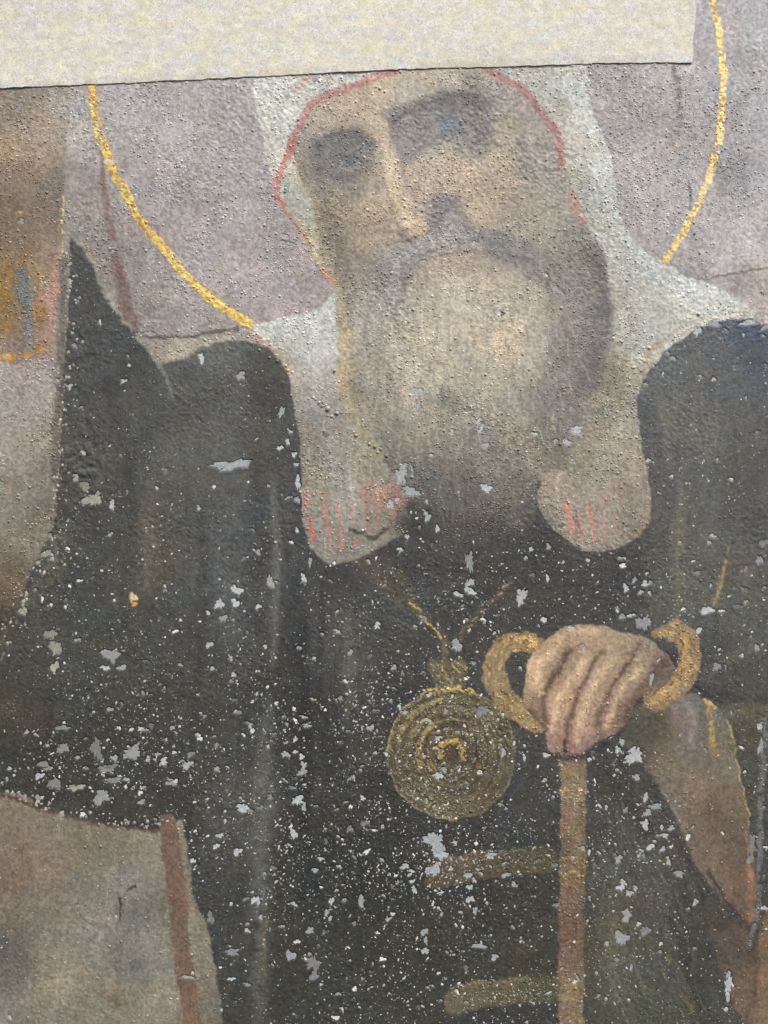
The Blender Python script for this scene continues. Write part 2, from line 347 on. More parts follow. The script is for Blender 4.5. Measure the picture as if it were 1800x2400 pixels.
HOODCP = parse('''620,220,176,177,170; 650,300,180,181,172; 640,380,178,179,170; 700,215,164,163,156; 760,195,156,155,149; 680,300,176,176,168; 665,370,172,172,162; 600,190,170,172,168
 680,440,138,138,128; 700,480,146,144,131; 700,430,150,145,118; 740,560,155,146,114; 770,610,153,136,102; 720,510,153,150,128
 770,700,176,181,176; 720,745,176,181,176; 650,760,172,176,169; 760,780,164,163,160; 700,800,156,154,149; 740,860,148,145,142; 670,850,150,138,117; 760,900,134,129,124
 700,950,126,120,114; 760,1000,123,117,112; 700,1010,126,114,102; 720,1060,126,112,96; 780,1080,138,132,121; 850,1060,136,126,108; 740,1130,134,127,113; 800,1180,139,133,121
 870,1120,131,117,101; 750,1260,126,122,112; 820,1290,122,118,109; 900,1240,121,113,103; 940,1180,122,106,96
 1280,190,144,142,131; 1330,200,150,152,149; 1300,250,140,136,121; 1350,300,146,144,133; 1370,280,156,160,158; 1380,350,157,157,148; 1410,400,155,159,158; 1350,420,141,137,122
 1400,480,152,155,152; 1380,530,143,138,119; 1420,560,148,150,145; 1450,620,152,155,149; 1500,640,156,160,155; 1560,660,168,172,166; 1620,680,172,177,172; 1690,712,158,160,153
 1460,700,148,144,130; 1520,720,164,163,150; 1600,740,157,155,140; 1480,780,149,147,140; 1500,830,151,148,135; 1450,850,125,117,97; 1430,880,113,104,83; 1480,900,133,127,110
 1450,950,128,118,98; 1400,980,117,107,91; 1470,1000,138,132,115; 1420,1080,131,124,108; 1490,1080,132,117,99; 1350,1100,122,111,93; 1300,1130,136,117,97; 1400,1150,133,124,108
 1480,1160,130,112,97; 1330,1220,122,113,104; 1400,1230,127,121,111; 1460,1240,120,109,99''')
fill(HOOD, HOODCP, soft=3.0, part='white_veil', rough=1.2, step=12, e=10)
stroke([(1365,190),(1360,230),(1378,290),(1398,340),(1418,400),(1432,470),(1450,540),(1490,590),(1560,650),(1640,670),(1720,712)], (16,12), (164,172,172), soft=7, alpha=.5, brk=.25, bs=20, only='white_veil')
stroke([(1500,720),(1510,790),(1480,850)], 16, (168,172,168), soft=8, alpha=.4, only='white_veil')
stroke([(1590,765),(1660,748),(1740,738)], 8, (168,166,146), soft=3, alpha=.7, only='white_veil')
stroke([(1525,850),(1560,808),(1600,778)], 9, (160,152,128), soft=3, alpha=.6, only='white_veil')
stroke([(600,766),(660,752),(720,742),(770,722)], 7, (186,194,190), soft=2.5, alpha=.7, brk=.3, only='white_veil')
stroke([(640,766),(700,754),(750,742)], 4, (150,156,154), soft=1.5, alpha=.6, brk=.3, only='white_veil')
stroke([(594,190),(606,270),(622,350),(638,425)], 6, (186,188,184), soft=2.5, alpha=.6, brk=.25, only='white_veil')
stroke([(590,782),(625,808),(655,838),(680,880)], (10,6), (158,128,98), soft=3, alpha=.8, brk=.2)
stroke([(596,786),(612,798)], 6, (160,100,82), soft=2, alpha=.8)
stroke([(1507,862),(1525,826),(1547,802),(1580,778),(1616,758),(1688,738),(1742,728)], (9,4), (166,130,112), soft=2.5, alpha=.7, brk=.3, bs=18)
stroke([(1530,820),(1550,800),(1565,790)], 8, (158,112,98), soft=2, alpha=.7, brk=.3)
stroke([(704,930),(712,1010),(716,1100),(716,1180)], 8, (140,118,96), soft=4, alpha=.5)
stroke([(1515,1100),(1522,1180),(1500,1240)], 8, (142,124,104), soft=4, alpha=.5)
for p, q in (((1390,1040),(1400,1140)), ((1440,1040),(1450,1160)), ((1470,960),(1486,1100)), ((1355,1130),(1362,1200))):
    stroke([p, q], 5, (140,132,112), soft=2, alpha=.4, brk=.35)

rv = np.random.default_rng(55)
for k in range(150):
    if k % 3 == 0: x = rv.uniform(600, 700); y = rv.uniform(190, 420); dx_, dy_ = .12, 1
    elif k % 3 == 1:
        y = rv.uniform(170, 700); x = np.interp(y, [170, 400, 600, 700], [1350, 1410, 1470, 1560])+rv.normal(0, 34); dx_, dy_ = (.22, 1) if y < 500 else (.7, .7)
    else: x = rv.choice([rv.uniform(690, 900), rv.uniform(1290, 1500)]); y = rv.uniform(740, 1150); dx_, dy_ = 0.04, 1
    ln = rv.uniform(30, 110); c = (182,184,178) if rv.random() < .62 else (122,118,106)
    stroke([(x, y), (x+dx_*ln*.5+rv.normal(0, 2), y+dy_*ln*.5), (x+dx_*ln, y+dy_*ln)], rv.uniform(2, 5), c, alpha=rv.uniform(.2, .5), soft=1.8, brk=.3, taper=True, only='white_veil')
# --- face and beard
HEAD = [(950,110),(914,168),(853,188),(817,206),(773,220),(726,249),(705,286),(690,325),(684,362),(692,395),(708,430),(728,470),(744,530),(756,600),(784,663),(789,760),(787,860),(795,930),(815,990),
 (850,1040),(890,1075),(920,1110),(958,1170),(1000,1222),(1060,1262),(1130,1280),(1200,1268),(1255,1225),(1258,1162),(1262,1119),(1290,1105),(1319,1085),(1359,1034),(1380,962),(1386,907),(1402,853),
 (1424,788),(1432,737),(1428,672),(1418,600),(1392,560),(1366,517),(1355,488),(1334,427),(1318,390),(1316,333),(1298,300),(1272,268),(1247,231),(1222,206),(1142,163),(1110,110)]
HEADCP = parse('''900,190,152,134,106; 1050,180,146,131,112; 1000,200,152,136,108; 1150,190,134,120,108; 1220,240,134,121,111; 780,250,141,123,102; 850,240,146,127,102; 740,300,134,117,102
 800,300,149,131,103; 880,260,150,132,105; 960,225,141,127,109; 1010,262,108,101,101; 945,275,116,106,102; 1100,245,108,100,100; 1135,290,106,98,99; 1055,292,100,98,104
 945,325,116,105,97; 1000,320,117,106,98; 1080,335,114,104,98; 1130,345,117,104,97; 1120,225,118,108,104; 900,285,140,125,104; 1050,220,122,112,106
 760,355,111,101,96; 800,340,101,93,92; 820,372,96,92,94; 860,350,104,96,94; 740,395,109,99,94; 800,408,106,98,94; 760,440,117,104,93; 876,385,122,107,90; 715,360,124,110,96
 780,310,134,118,98; 880,430,126,111,96; 830,440,116,105,94
 895,320,145,125,99; 910,400,162,140,106; 902,360,153,133,102; 925,450,157,134,104; 962,505,160,137,107; 988,540,152,128,103; 940,500,143,121,98; 1000,400,146,126,105
 1060,385,150,129,105; 1100,400,153,131,105; 1180,375,152,130,104; 1200,290,141,123,104; 1170,260,138,121,105; 1050,450,139,118,99; 1110,480,153,129,102; 1130,510,145,123,100
 1180,500,132,114,101; 1240,400,127,116,107; 1280,380,130,122,115; 1290,450,136,127,118; 1220,450,128,111,103; 1235,330,124,113,106; 1280,330,122,114,108; 1260,260,130,122,115
 1010,440,138,118,100; 1200,420,140,120,102; 1160,440,146,124,102; 960,430,140,120,100; 1030,480,116,102,98
 780,480,137,116,95; 850,500,147,124,99; 820,560,132,112,95; 760,520,118,105,92; 765,570,113,101,92; 860,560,136,116,97; 800,620,127,113,102; 850,610,123,110,99; 735,455,126,113,94; 900,540,134,114,97
 1050,495,104,97,101; 1060,530,118,111,111; 1020,545,106,99,100; 960,590,124,117,112; 935,625,116,110,107; 1000,590,106,97,96; 1100,558,114,107,108; 1150,575,101,94,95; 1200,605,107,100,99
 1260,640,109,104,101; 1300,560,129,118,104; 1200,540,139,126,105; 1250,520,133,122,105; 1285,500,139,130,113; 1335,570,121,112,104; 905,660,112,104,101; 980,500,130,112,98
 1030,612,136,118,103; 1080,605,134,116,103; 980,660,128,115,104; 1050,680,146,131,111; 1130,670,154,141,118; 920,690,122,113,106; 860,680,130,119,110; 820,720,136,123,109
 1180,660,138,127,111; 1250,700,142,128,109; 1330,700,117,108,104; 1380,650,108,101,99; 1405,740,101,94,97; 1000,750,150,137,115; 1100,750,158,145,119; 1200,760,158,143,117; 1190,805,159,140,112
 1300,770,131,120,110; 900,760,140,129,112; 850,820,136,125,111; 950,850,154,143,120; 900,885,132,122,110; 1050,880,141,130,110; 1085,840,134,125,110; 1150,880,144,133,111; 1230,870,132,122,110
 1350,850,106,99,101; 1300,920,112,103,103; 1385,800,104,95,95; 850,900,123,114,102; 980,960,136,127,111; 1055,945,110,104,90; 1150,960,131,124,108; 900,980,123,114,96; 950,1030,117,110,96
 850,985,136,125,103; 1100,1020,108,102,97; 1200,1000,124,117,103; 1300,1020,110,102,94; 950,1100,102,95,89; 1050,1100,100,92,88; 1150,1080,108,102,94; 1250,1080,116,106,94; 1000,1160,91,85,83
 1100,1180,87,81,80; 1200,1150,95,89,83; 1060,1235,72,68,69; 1150,1240,70,66,68; 990,1205,70,66,67; 930,1090,104,96,86; 1100,900,138,128,108; 1000,800,152,139,116; 870,1040,124,114,98
 1235,1200,84,78,76; 1080,1140,92,86,82; 800,700,150,134,105; 805,800,155,138,105; 803,870,151,134,102; 825,960,136,122,96; 1190,700,148,134,112; 1120,800,152,138,114; 1350,600,114,105,100''')
fill(HEAD, HEADCP, soft=4.5, part='face', rough=1.15, step=10, e=9, drift=9)
# the beard starts below the cheeks: own part, same paint
BEARD = [(752,560),(800,600),(880,640),(930,600),(960,575),(1010,545),(1040,490),(1060,480),(1090,530),(1160,560),(1240,520),(1330,480),(1420,560),(1500,800),(1400,1100),(1300,1140),(1200,1300),(950,1300),(800,1100),(760,900),(760,660)]
D, _, bb = dist_field(BEARD, True, 10, 6); sl = window(*[bb[i] for i in (0,2,1,3)])
d = bil(D, bb[0], bb[1], 6, WX[sl], WY[sl]); PART[sl][(d < 0) & (PART[sl] == part_id('face'))] = part_id('beard')
# features
r3_ = np.random.default_rng(123)
fill([(893,268),(930,250),(985,232),(1035,214),(1090,210),(1140,218),(1152,250),(1142,300),(1136,338),(1112,344),(1080,322),(1040,326),(1000,342),(962,380),(948,392),(930,350),(912,306)], (98,90,95), soft=9, alpha=.76)
fill([(732,330),(760,314),(800,304),(842,300),(870,322),(878,350),(870,386),(846,416),(800,424),(752,412),(730,380)], (92,85,90), soft=9, alpha=.78)
fill([(912,282),(980,246),(1040,228),(1100,226),(1136,238),(1130,256),(1060,256),(990,276),(930,304)], (86,78,80), soft=9, alpha=.55)
fill([(744,340),(800,318),(850,316),(866,336),(820,340),(770,352),(748,362)], (84,76,78), soft=9, alpha=.6)
stroke([(985,300),(1015,284),(1055,276),(1095,286),(1118,304)], 7, (62,58,64), soft=3.5, alpha=.6, brk=.1)
stroke([(1000,318),(1040,330),(1080,326),(1108,312)], 6, (120,106,98), soft=3, alpha=.6)
stroke([(770,374),(800,360),(835,358),(858,372)], 7, (60,58,64), soft=3.5, alpha=.6, brk=.1)
stroke([(775,392),(815,402),(850,392)], 6, (120,112,104), soft=3, alpha=.5)
fill([(892,300),(905,292),(922,330),(936,380),(950,430),(966,480),(990,508),(996,530),(972,544),(945,536),(926,500),(912,440),(900,370)], (158,136,106), soft=8, alpha=.36)
stroke([(890,330),(898,400),(912,470),(930,520),(946,546)], 9, (112,96,82), soft=5, alpha=.55)
stroke([(946,400),(965,450),(992,490),(1012,510)], 9, (118,102,90), soft=5, alpha=.45)
fill([(1008,462),(1050,452),(1082,462),(1070,482),(1050,500),(1038,530),(1012,540),(1000,520),(1012,490)], (98,86,90), soft=7, alpha=.6)
stroke([(936,552),(958,560),(984,552)], 6, (92,74,70), soft=3, alpha=.55)
fill([(1000,410),(1080,384),(1160,386),(1200,372),(1216,420),(1196,470),(1170,500),(1132,512),(1098,480),(1050,430)], (154,132,106), soft=16, alpha=.38)
stroke([(1214,270),(1222,330),(1236,390),(1250,430)], 22, (114,103,99), soft=8, alpha=.5)
fill([(756,448),(790,444),(840,452),(876,440),(888,480),(900,540),(880,560),(840,520),(800,500),(776,520)], (146,124,98), soft=14, alpha=.35)
fill([(742,440),(760,470),(772,530),(786,600),(800,680),(812,740),(836,700),(826,620),(806,560),(786,500),(768,452)], (106,95,86), soft=8, alpha=.5)
rg_ = np.random.default_rng(88)
for k in range(230):
    if k % 2: x = rg_.uniform(905, 1145); y = np.interp(x, [905, 1145], [310, 265])+rg_.normal(0, 30)
    else: x = rg_.uniform(735, 872); y = 360+rg_.normal(0, 26)
    c = ((62,58,62), (132,122,116), (150,132,108))[rg_.integers(3)]; an = rg_.normal(-.35, .4); ln = rg_.uniform(5, 20)
    stroke([(x, y), (x+math.cos(an)*ln, y+math.sin(an)*ln)], rg_.uniform(2.5, 6), c, alpha=rg_.uniform(.25, .6), soft=1.8, brk=.2, bs=5, only='face')
for (x, y, w_) in ((1046,288,26),(822,376,22)):
    blob(x, y, w_*.7, w_*.42, (92,104,120), .75, -.1); blob(x, y, w_*.3, w_*.3, (58,58,66), .7, 0, .7); blob(x+w_*.85, y+6, 9, 5, (150,152,150), .6, 0, .7); blob(x-w_*.85, y+5, 8, 5, (140,140,138), .5, 0, .7)
    stroke([(x-w_*1.4, y+2), (x-w_*.5, y-w_*.42), (x+w_*.5, y-w_*.42), (x+w_*1.4, y+5)], 5, (52,46,48), soft=2, alpha=.7, brk=.1)
stroke([(896,320),(908,390),(924,450),(944,506),(960,530)], 7, (176,156,126), soft=4, alpha=.34, brk=.3)
blob(966,522,16,12,(182,158,124),.5); stroke([(935,548),(950,560),(975,556),(1000,548),(1016,530)], 5, (86,70,68), soft=2.2, alpha=.6, brk=.15)
stroke([(1010,470),(1022,500),(1016,530)], 6, (94,80,78), soft=3, alpha=.6)
# moustache
fill([(1062,484),(1046,506),(1030,530),(980,560),(942,606),(922,662),(930,690),(950,652),(1000,606),(1070,586),(1140,586),(1200,610),(1250,636),(1300,668),(1318,632),(1296,606),(1230,562),(1150,540),(1084,504)], (108,102,103), soft=7, alpha=.7)
fill([(1062,500),(1040,530),(985,568),(950,604),(936,640),(962,616),(1010,584),(1060,566),(1100,560),(1090,528)], (130,125,123), soft=7, alpha=.55)
stroke([(946,668),(966,636),(1006,608),(1066,592),(1140,592),(1200,614),(1256,644),(1300,676)], 11, (86,78,80), soft=6, alpha=.34, brk=.25)
fill([(1000,640),(1060,604),(1130,610),(1200,650),(1260,720),(1270,820),(1220,880),(1120,860),(1020,880),(950,860),(930,780),(950,700)], (160,148,122), soft=60, alpha=.14)
fill([(990,632),(1040,600),(1100,598),(1150,612),(1160,660),(1080,668),(1000,690)], (134,114,98), soft=26, alpha=.55)
stroke([(1385,580),(1412,660),(1420,740),(1408,820),(1384,900)], (26,40), (88,80,85), soft=12, alpha=.6)
blob(812,350,50,26,(96,88,88),.5,-.35); blob(1080,262,75,24,(100,92,94),.5,-.05); blob(975,290,58,26,(104,96,96),.5,-.4)
blob(822,378,20,12,(80,82,88),.65); blob(1052,292,30,18,(84,94,108),.7); blob(1030,310,16,8,(124,130,128),.5); blob(1050,322,14,6,(96,90,96),.5)
blob(1140,300,16,40,(98,90,94),.45); blob(835,400,34,10,(118,112,100),.5); blob(745,400,18,34,(102,92,88),.4)
stroke([(905,330),(906,380),(914,430),(930,480),(950,520)], (10,20), (166,146,112), soft=8, alpha=.3)
stroke([(885,330),(872,380)], 10, (112,102,92), soft=5, alpha=.5)
stroke([(950,300),(942,350),(940,400),(952,450)], 14, (108,96,90), soft=8, alpha=.45)
blob(985,540,22,14,(166,138,106),.5); blob(945,545,14,10,(108,88,82),.45); blob(1062,470,26,10,(104,92,92),.5,.5); blob(1030,510,18,26,(96,86,92),.45)
stroke([(1010,400),(1080,385),(1150,392),(1200,350)], 16, (158,134,106), soft=8, alpha=.4)
stroke([(1090,440),(1110,480),(1150,510)], 24, (158,132,104), soft=10, alpha=.4)
stroke([(1215,300),(1222,360),(1245,420)], 22, (118,106,100), soft=10, alpha=.4)
stroke([(760,430),(756,520),(764,600),(786,680),(810,760)], (20,30), (110,98,90), soft=10, alpha=.4)
stroke([(740,470),(752,540),(764,600),(782,655),(800,720),(806,800),(804,880),(815,950),(850,1020),(888,1068)], (9,26), (158,140,102), soft=6, alpha=.5)
for k in range(90):            # strands of the moustache
    t = r3_.random(); off = r3_.normal(0, 9)
    if k % 2: Q_ = np.array([(1058,505),(1010,556),(962,600),(936,650),(922,700)], float)
    else: Q_ = np.array([(1072,510),(1120,562),(1190,592),(1255,632),(1312,680)], float)
    i_ = min(int(t*4), 3); p = Q_[i_]+(Q_[i_+1]-Q_[i_])*(t*4-i_); d_ = Q_[i_+1]-Q_[i_]; d_ /= np.hypot(*d_); p = p+np.array([-d_[1], d_[0]])*off; q = p+d_*r3_.uniform(20, 46)
    stroke([tuple(p), tuple((p+q)/2+r3_.normal(0, 2, 2)), tuple(q)], r3_.uniform(2.5, 5), (148,144,142) if k % 3 else (72,66,70), alpha=r3_.uniform(.3, .6), soft=1.6, brk=.25, taper=True)
for P_ in ([(905,292),(960,256),(1030,230),(1100,222),(1138,236)], [(736,338),(780,318),(830,308),(864,324)]):
    for k in range(9): stroke([(x_+r3_.normal(0, 3), y_+r3_.normal(2, 6)) for x_, y_ in P_], r3_.uniform(4, 8), (72,65,68), alpha=.2, soft=3, brk=.4, bs=9, taper=True, seed=30+k)
# moustache and beard locks
stroke([(1062,520),(1010,560),(960,590),(930,630),(912,680)], (34,20), (124,118,116), soft=9, alpha=.45, brk=.1)
stroke([(1010,590),(980,602),(950,630),(930,690),(918,730)], (14,30), (98,90,92), soft=9, alpha=.55)
stroke([(1070,520),(1120,556),(1190,590),(1250,630),(1290,670)], (20,20), (98,91,93), soft=8, alpha=.55)
stroke([(1030,598),(1060,592),(1110,594)], 6, (104,84,80), soft=3, alpha=.5)
blob(1055,620,48,20,(138,114,102),.45); blob(1058,946,30,16,(98,92,78),.55); blob(1085,985,26,12,(132,132,128),.4,.4)
stroke([(1090,780),(1094,860),(1080,930)], 18, (116,106,94), soft=9, alpha=.4); stroke([(905,820),(915,890),(925,930)], 30, (114,104,98), soft=12, alpha=.4)
stroke([(1400,600),(1418,700),(1415,780),(1385,850),(1350,920),(1340,980)], (28,50), (96,88,92), soft=16, alpha=.5)
stroke([(870,620),(868,700),(890,760)], 30, (118,110,104), soft=14, alpha=.22)
blob(1118,668,50,34,(160,148,122),.35); blob(1200,790,40,60,(164,142,112),.4); blob(960,850,36,60,(162,150,124),.4)
r2 = np.random.default_rng(12)
for k in range(120):
    x = r2.uniform(830, 1370); y = r2.uniform(610, 900); a0 = (x-1090)/300
    ln = r2.uniform(110, 240); bow = r2.normal(0, 16)
    c = (172,163,140) if (abs(x-1090) < 190 and r2.random() < .62) else (100,92,92)
    x3 = x-a0*ln*.32
    stroke([(x, y), (x+a0*18+bow, y+ln*.35), ((x+x3)/2+a0*26-bow*.4, y+ln*.7), (x3, y+ln)], r2.uniform(4, 12), c, alpha=r2.uniform(.14, .36), soft=3.5, brk=.32, bs=12, taper=True, only='beard')
for k in range(320):          # single brushed hairs of the beard
    x = r2.uniform(830, 1380); y = r2.uniform(640, 1130)
    if y > 1000 and abs(x-1090) > 200: continue
    ln = r2.uniform(35, 90); lean = (x-1060)/420*0.5+r2.normal(0, .12)
    c = (166,154,130) if r2.random() < .6 else (104,96,92)
    stroke([(x, y), (x+lean*ln*.5+r2.normal(0, 3), y+ln*.5), (x+lean*ln, y+ln)], r2.uniform(2, 4.5), c, alpha=r2.uniform(.2, .5), soft=1.6, brk=.3, taper=True, only='beard')
for k in range(60):
    t = k/60; x = 950+230*t; y = 620-60*math.sin(t*math.pi)+r2.normal(0, 6)
    stroke([(x, y), (x+(t-.5)*34, y+36)], 2.4, (158,142,128), alpha=.2, soft=1.2, taper=True, only='beard')
for k in range(26):
    t = k/26; x = 1058-130*t+r2.normal(0, 3); y = 520+90*t*t+r2.normal(0, 5)
    stroke([(x, y), (x-8, y+24), (x-22, y+44)], 2.2, (146,142,142), alpha=.35, soft=1.1, taper=True, only='beard')
blob(1182,728,6,4,(58,52,50),.9,soft=.4); blob(1174,735,4,3,(58,52,50),.9,soft=.4)
stroke([(1348,462),(1290,490),(1220,524),(1150,556)], 3, (92,84,82), alpha=.8, soft=1.2, brk=.25, bs=10)
stroke([(1086,550),(1110,548),(1126,560),(1127,576),(1108,578)], 2, (176,170,160), alpha=.8, soft=1, brk=.2)
stroke([(1015,572),(1012,548)], 3, (160,158,156), alpha=.6, soft=1, brk=.4)

stroke([(950,1225),(1010,1262),(1070,1285),(1140,1292),(1210,1278),(1262,1240)], 52, (58,56,57), soft=26, alpha=.85)
stroke([(1000,1190),(1080,1230),(1180,1226)], 30, (66,63,62), soft=26, alpha=.5)
for k in range(70):
    x = r2.uniform(960, 1250); y = r2.uniform(1060, 1190); ln = r2.uniform(40, 100)
    stroke([(x, y), (x-(x-1100)*.12, y+ln*.5), (x-(x-1100)*.25+r2.normal(0, 5), y+ln)], r2.uniform(2.5, 5), (112,106,98) if k % 3 else (58,54,54), alpha=r2.uniform(.2, .5), soft=1.8, brk=.3, taper=True)
# --- red edge of the veil
RL = [(930,166),(914,171),(880,179),(853,188),(817,206),(773,220),(726,249),(705,286),(689,325),(681,361),(662,394),(648,430),(649,459),(663,488),(690,524),(712,557),(728,590)]
stroke(RL[:10], (20,18), (150,84,86), soft=2.8, alpha=.78, brk=.08, bs=10, part='red_veil_edge#1')
stroke(RL[8:14], (17,14), (166,92,88), soft=2.4, alpha=.78, brk=.08, bs=8, part='red_veil_edge#1')
stroke(RL[12:], (11,7), (160,98,86), soft=2, alpha=.85, brk=.1, bs=8, part='red_veil_edge#1')
stroke([(756,632),(770,645),(787,666)], 6, (190,104,80), soft=1.8, alpha=.85, brk=.2, bs=8, part='red_veil_edge#2')
stroke([(745,612),(770,650)], 4, (176,130,92), soft=2, alpha=.6)
stroke([(1130,150),(1150,166),(1179,181),(1222,206),(1247,231),(1272,268),(1298,300),(1314,335),(1313,380)], (18,17), (146,86,86), soft=3, alpha=.88, brk=.05, bs=10, part='red_veil_edge#3')
stroke([(1315,370),(1323,398),(1334,427)], 9, (138,98,92), soft=3, alpha=.5, brk=.3)
stroke([(1340,452),(1348,478),(1360,505),(1367,520)], 19, (162,104,92), soft=4, alpha=.8, brk=.12, bs=9, part='red_veil_edge#4')
stroke([(728,176),(715,186),(706,200),(690,212)], (16,8), (164,106,96), soft=3, alpha=.7, brk=.4, bs=8, part='red_veil_edge#5')
# red fringes on the lappets
for x0, y0, x1, y1, wd, al in ((719,1160,731,1264,11,.9),(757,1160,772,1281,9,.8),(790,1168,800,1282,9,.85),(822,1168,832,1272,7,.55),(851,1150,858,1245,10,.5),(888,1140,892,1235,10,.5),
    (920,1140,925,1225,8,.5),(938,1145,942,1190,9,.4),(870,1150,872,1200,7,.4),(833,1262,832,1280,8,.6),(905,1150,908,1190,8,.4),
    (1328,1184,1338,1256,11,.85),(1354,1196,1362,1262,8,.7),(1381,1180,1389,1268,9,.75),(1414,1172,1411,1266,10,.6),(1405,1150,1406,1176,6,.4),(1430,1146,1428,1178,8,.55),(1440,1198,1438,1258,7,.35),(1458,1130,1456,1172,8,.3)):
    stroke([(x0,y0),((x0+x1)/2+r2.normal(0,1.5),(y0+y1)/2),(x1,y1)], wd*1.1, (178,106,96), alpha=al*.88, soft=2.6, brk=.2, bs=9, part='red_fringe#%d' % x0, seed=9)
stroke([(729,1240),(733,1265)], 10, (196,92,76), alpha=.9, soft=1.6, brk=.1)
blob(900,1160,60,26,(158,108,92),.35)
stroke([(818,1243),(832,1248),(848,1249),(871,1259),(893,1250),(909,1237)], 9, (74,66,56), soft=2, alpha=.85, brk=.15, bs=10)

# --- chain, medallion
stroke([(925,1330),(950,1370),(968,1408)], 22, (92,80,60), soft=8, alpha=.55, brk=.3, bs=14, part='chain#1')
stroke([(962,1408),(985,1440),(1010,1464),(1032,1488),(1046,1520)], 17, (98,84,54), soft=4, alpha=.8, brk=.25, bs=10, part='chain#1')
stroke([(1228,1318),(1205,1352),(1190,1366)], 12, (98,84,58), soft=4, alpha=.6, brk=.35, bs=10, part='chain#2')
stroke([(1190,1366),(1168,1398),(1138,1420),(1118,1446),(1092,1474),(1074,1500)], 15, (96,80,56), soft=4, alpha=.8, brk=.28, bs=10, part='chain#2')
for x, y in ((964,1416),(974,1422),(984,1428),(986,1444),(1002,1462),(1012,1470),(1026,1482),(1030,1492)):
    stroke([(x-4,y-5),(x+3,y+4)], 5, (196,164,84), soft=1.2, brk=.3, bs=4, gold=.8, part='chain#1')
for x, y in ((1182,1372),(1172,1392),(1150,1412),(1134,1432),(1112,1452),(1104,1470),(1080,1478)):
    stroke([(x+5,y-4),(x-4,y+4)], 4, (176,146,84), soft=1.2, brk=.35, bs=4, gold=.7, part='chain#2')
stroke([(1046,1500),(1044,1545)], 18, (104,94,62), soft=4, alpha=.8, brk=.25, part='chain#1')
fill([(1003,1556),(1020,1546),(1050,1550),(1070,1542),(1092,1548),(1096,1570),(1086,1590),(1080,1612),(1025,1612),(1012,1585)], (106,92,62), soft=4, alpha=.85, part='medallion', rough=1.8)
for p, q in (((1036,1560),(1030,1590)),((1060,1550),(1078,1575)),((1040,1572),(1056,1600)),((1074,1552),(1090,1562)),((1010,1560),(1030,1556)),((1062,1580),(1058,1606))):
    stroke([p, q], 4, (182,158,92), soft=1.4, brk=.35, bs=4, gold=.6, alpha=.8)
MC, MR = (1057,1767), (152,156)
def arc(r, a0, a1, n=14, k=1.0): return [(MC[0]+r*math.cos(math.radians(a)), MC[1]+r*1.026*math.sin(math.radians(a))) for a in np.linspace(a0, a1, n)]
fill(arc(151, 0, 345, 20), parse('''1057,1767,92,74,50; 1100,1700,94,84,66; 960,1700,104,90,60; 950,1800,96,84,58; 1057,1900,104,88,62; 1180,1760,92,80,58; 1130,1830,98,78,56; 1057,1640,102,92,62; 1000,1860,98,86,64; 1120,1760,88,72,58; 1020,1760,92,74,52'''),
 soft=3, part='medallion', rough=1.7, step=10, e=8)
for r, dk in ((138,.35),(114,.5),(88,.55),(64,.5),(40,.55),(14,.8)):
    stroke(arc(r, 0, 350, 26), 7, (60,54,46), soft=3, alpha=dk, brk=.32, bs=18, ridge=-.7)
for r, a0, a1, c, al, wd in ((150,150,400,(168,152,98),.7,3),(150,40,80,(150,136,90),.6,3),(150,84,150,(176,152,92),.75,5),(150,180,290,(196,168,92),.85,4),(150,250,290,(200,170,88),.9,12),
    (126,190,262,(186,156,84),.8,10),(126,262,330,(120,106,74),.5,8),(112,80,150,(148,130,88),.6,4),(100,195,250,(182,152,80),.7,9),(100,100,170,(130,112,74),.5,4),(78,160,235,(196,164,84),.85,12),
    (76,60,130,(120,100,66),.5,5),(76,290,360,(124,110,78),.5,6),(52,200,330,(122,96,62),.6,9),(30,170,380,(204,168,76),.9,13),(126,60,150,(128,112,76),.5,5),(136,300,380,(118,106,76),.5,5),
    (28,200,300,(214,180,84),.7,8),(110,20,60,(116,100,70),.5,5),(138,60,130,(126,110,76),.5,5)):
    stroke(arc(r, a0, a1), wd, c, soft=1.8, alpha=al, brk=.42, bs=6, gold=.7 if c[0] > 160 else .25, ridge=.6, seed=13+int(r))
rm = np.random.default_rng(77)
for k in range(110):
    r = rm.uniform(18, 149); a0 = rm.uniform(0, 360); sp = rm.uniform(14, 80); q = rm.random(); left = 120 < (a0 % 360) < 300
    c = (204,174,98) if q < (.45 if left else .16) else ((150,134,92) if q < .66 else (56,48,40))
    stroke(arc(r, a0, a0+sp, 8), rm.uniform(1.8, 4), c, soft=1.2, alpha=rm.uniform(.4, .85), brk=.42, bs=5, gold=.5 if c[0] > 200 else 0, ridge=.5 if c[0] > 100 else -.5, seed=20+k % 9, taper=True)
stroke(arc(64,270,400), 8, (76,58,50), soft=3, alpha=.7, brk=.2)

# --- brown sleeve
SLEEVE = [(1619,1622),(1648,1640),(1677,1654),(1702,1683),(1717,1727),(1731,1799),(1749,1871),(1760,1944),(1768,1975),(1771,2052),(1768,2114),(1758,2172),(1731,2150),(1702,2121),(1674,2088),(1645,2045),
 (1619,2001),(1598,1947),(1565,1882),(1536,1835),(1514,1799),(1488,1765),(1452,1735),(1470,1700),(1490,1660),(1540,1640)]
fill(SLEEVE, parse('''1480,1720,78,76,66; 1540,1700,86,80,70; 1500,1760,86,78,68; 1600,1680,112,96,92; 1620,1740,108,94,86; 1560,1800,112,98,84; 1650,1850,116,98,86; 1600,1900,112,98,86; 1680,1950,102,86,74
 1640,2000,106,90,78; 1700,2080,108,86,74; 1740,2100,108,84,70; 1700,1800,108,96,82; 1740,1960,98,84,70; 1640,1660,104,96,92; 1690,1720,104,100,84; 1680,1880,100,84,72; 1740,1900,110,92,74'''), soft=4, part='sleeve', rough=.8)
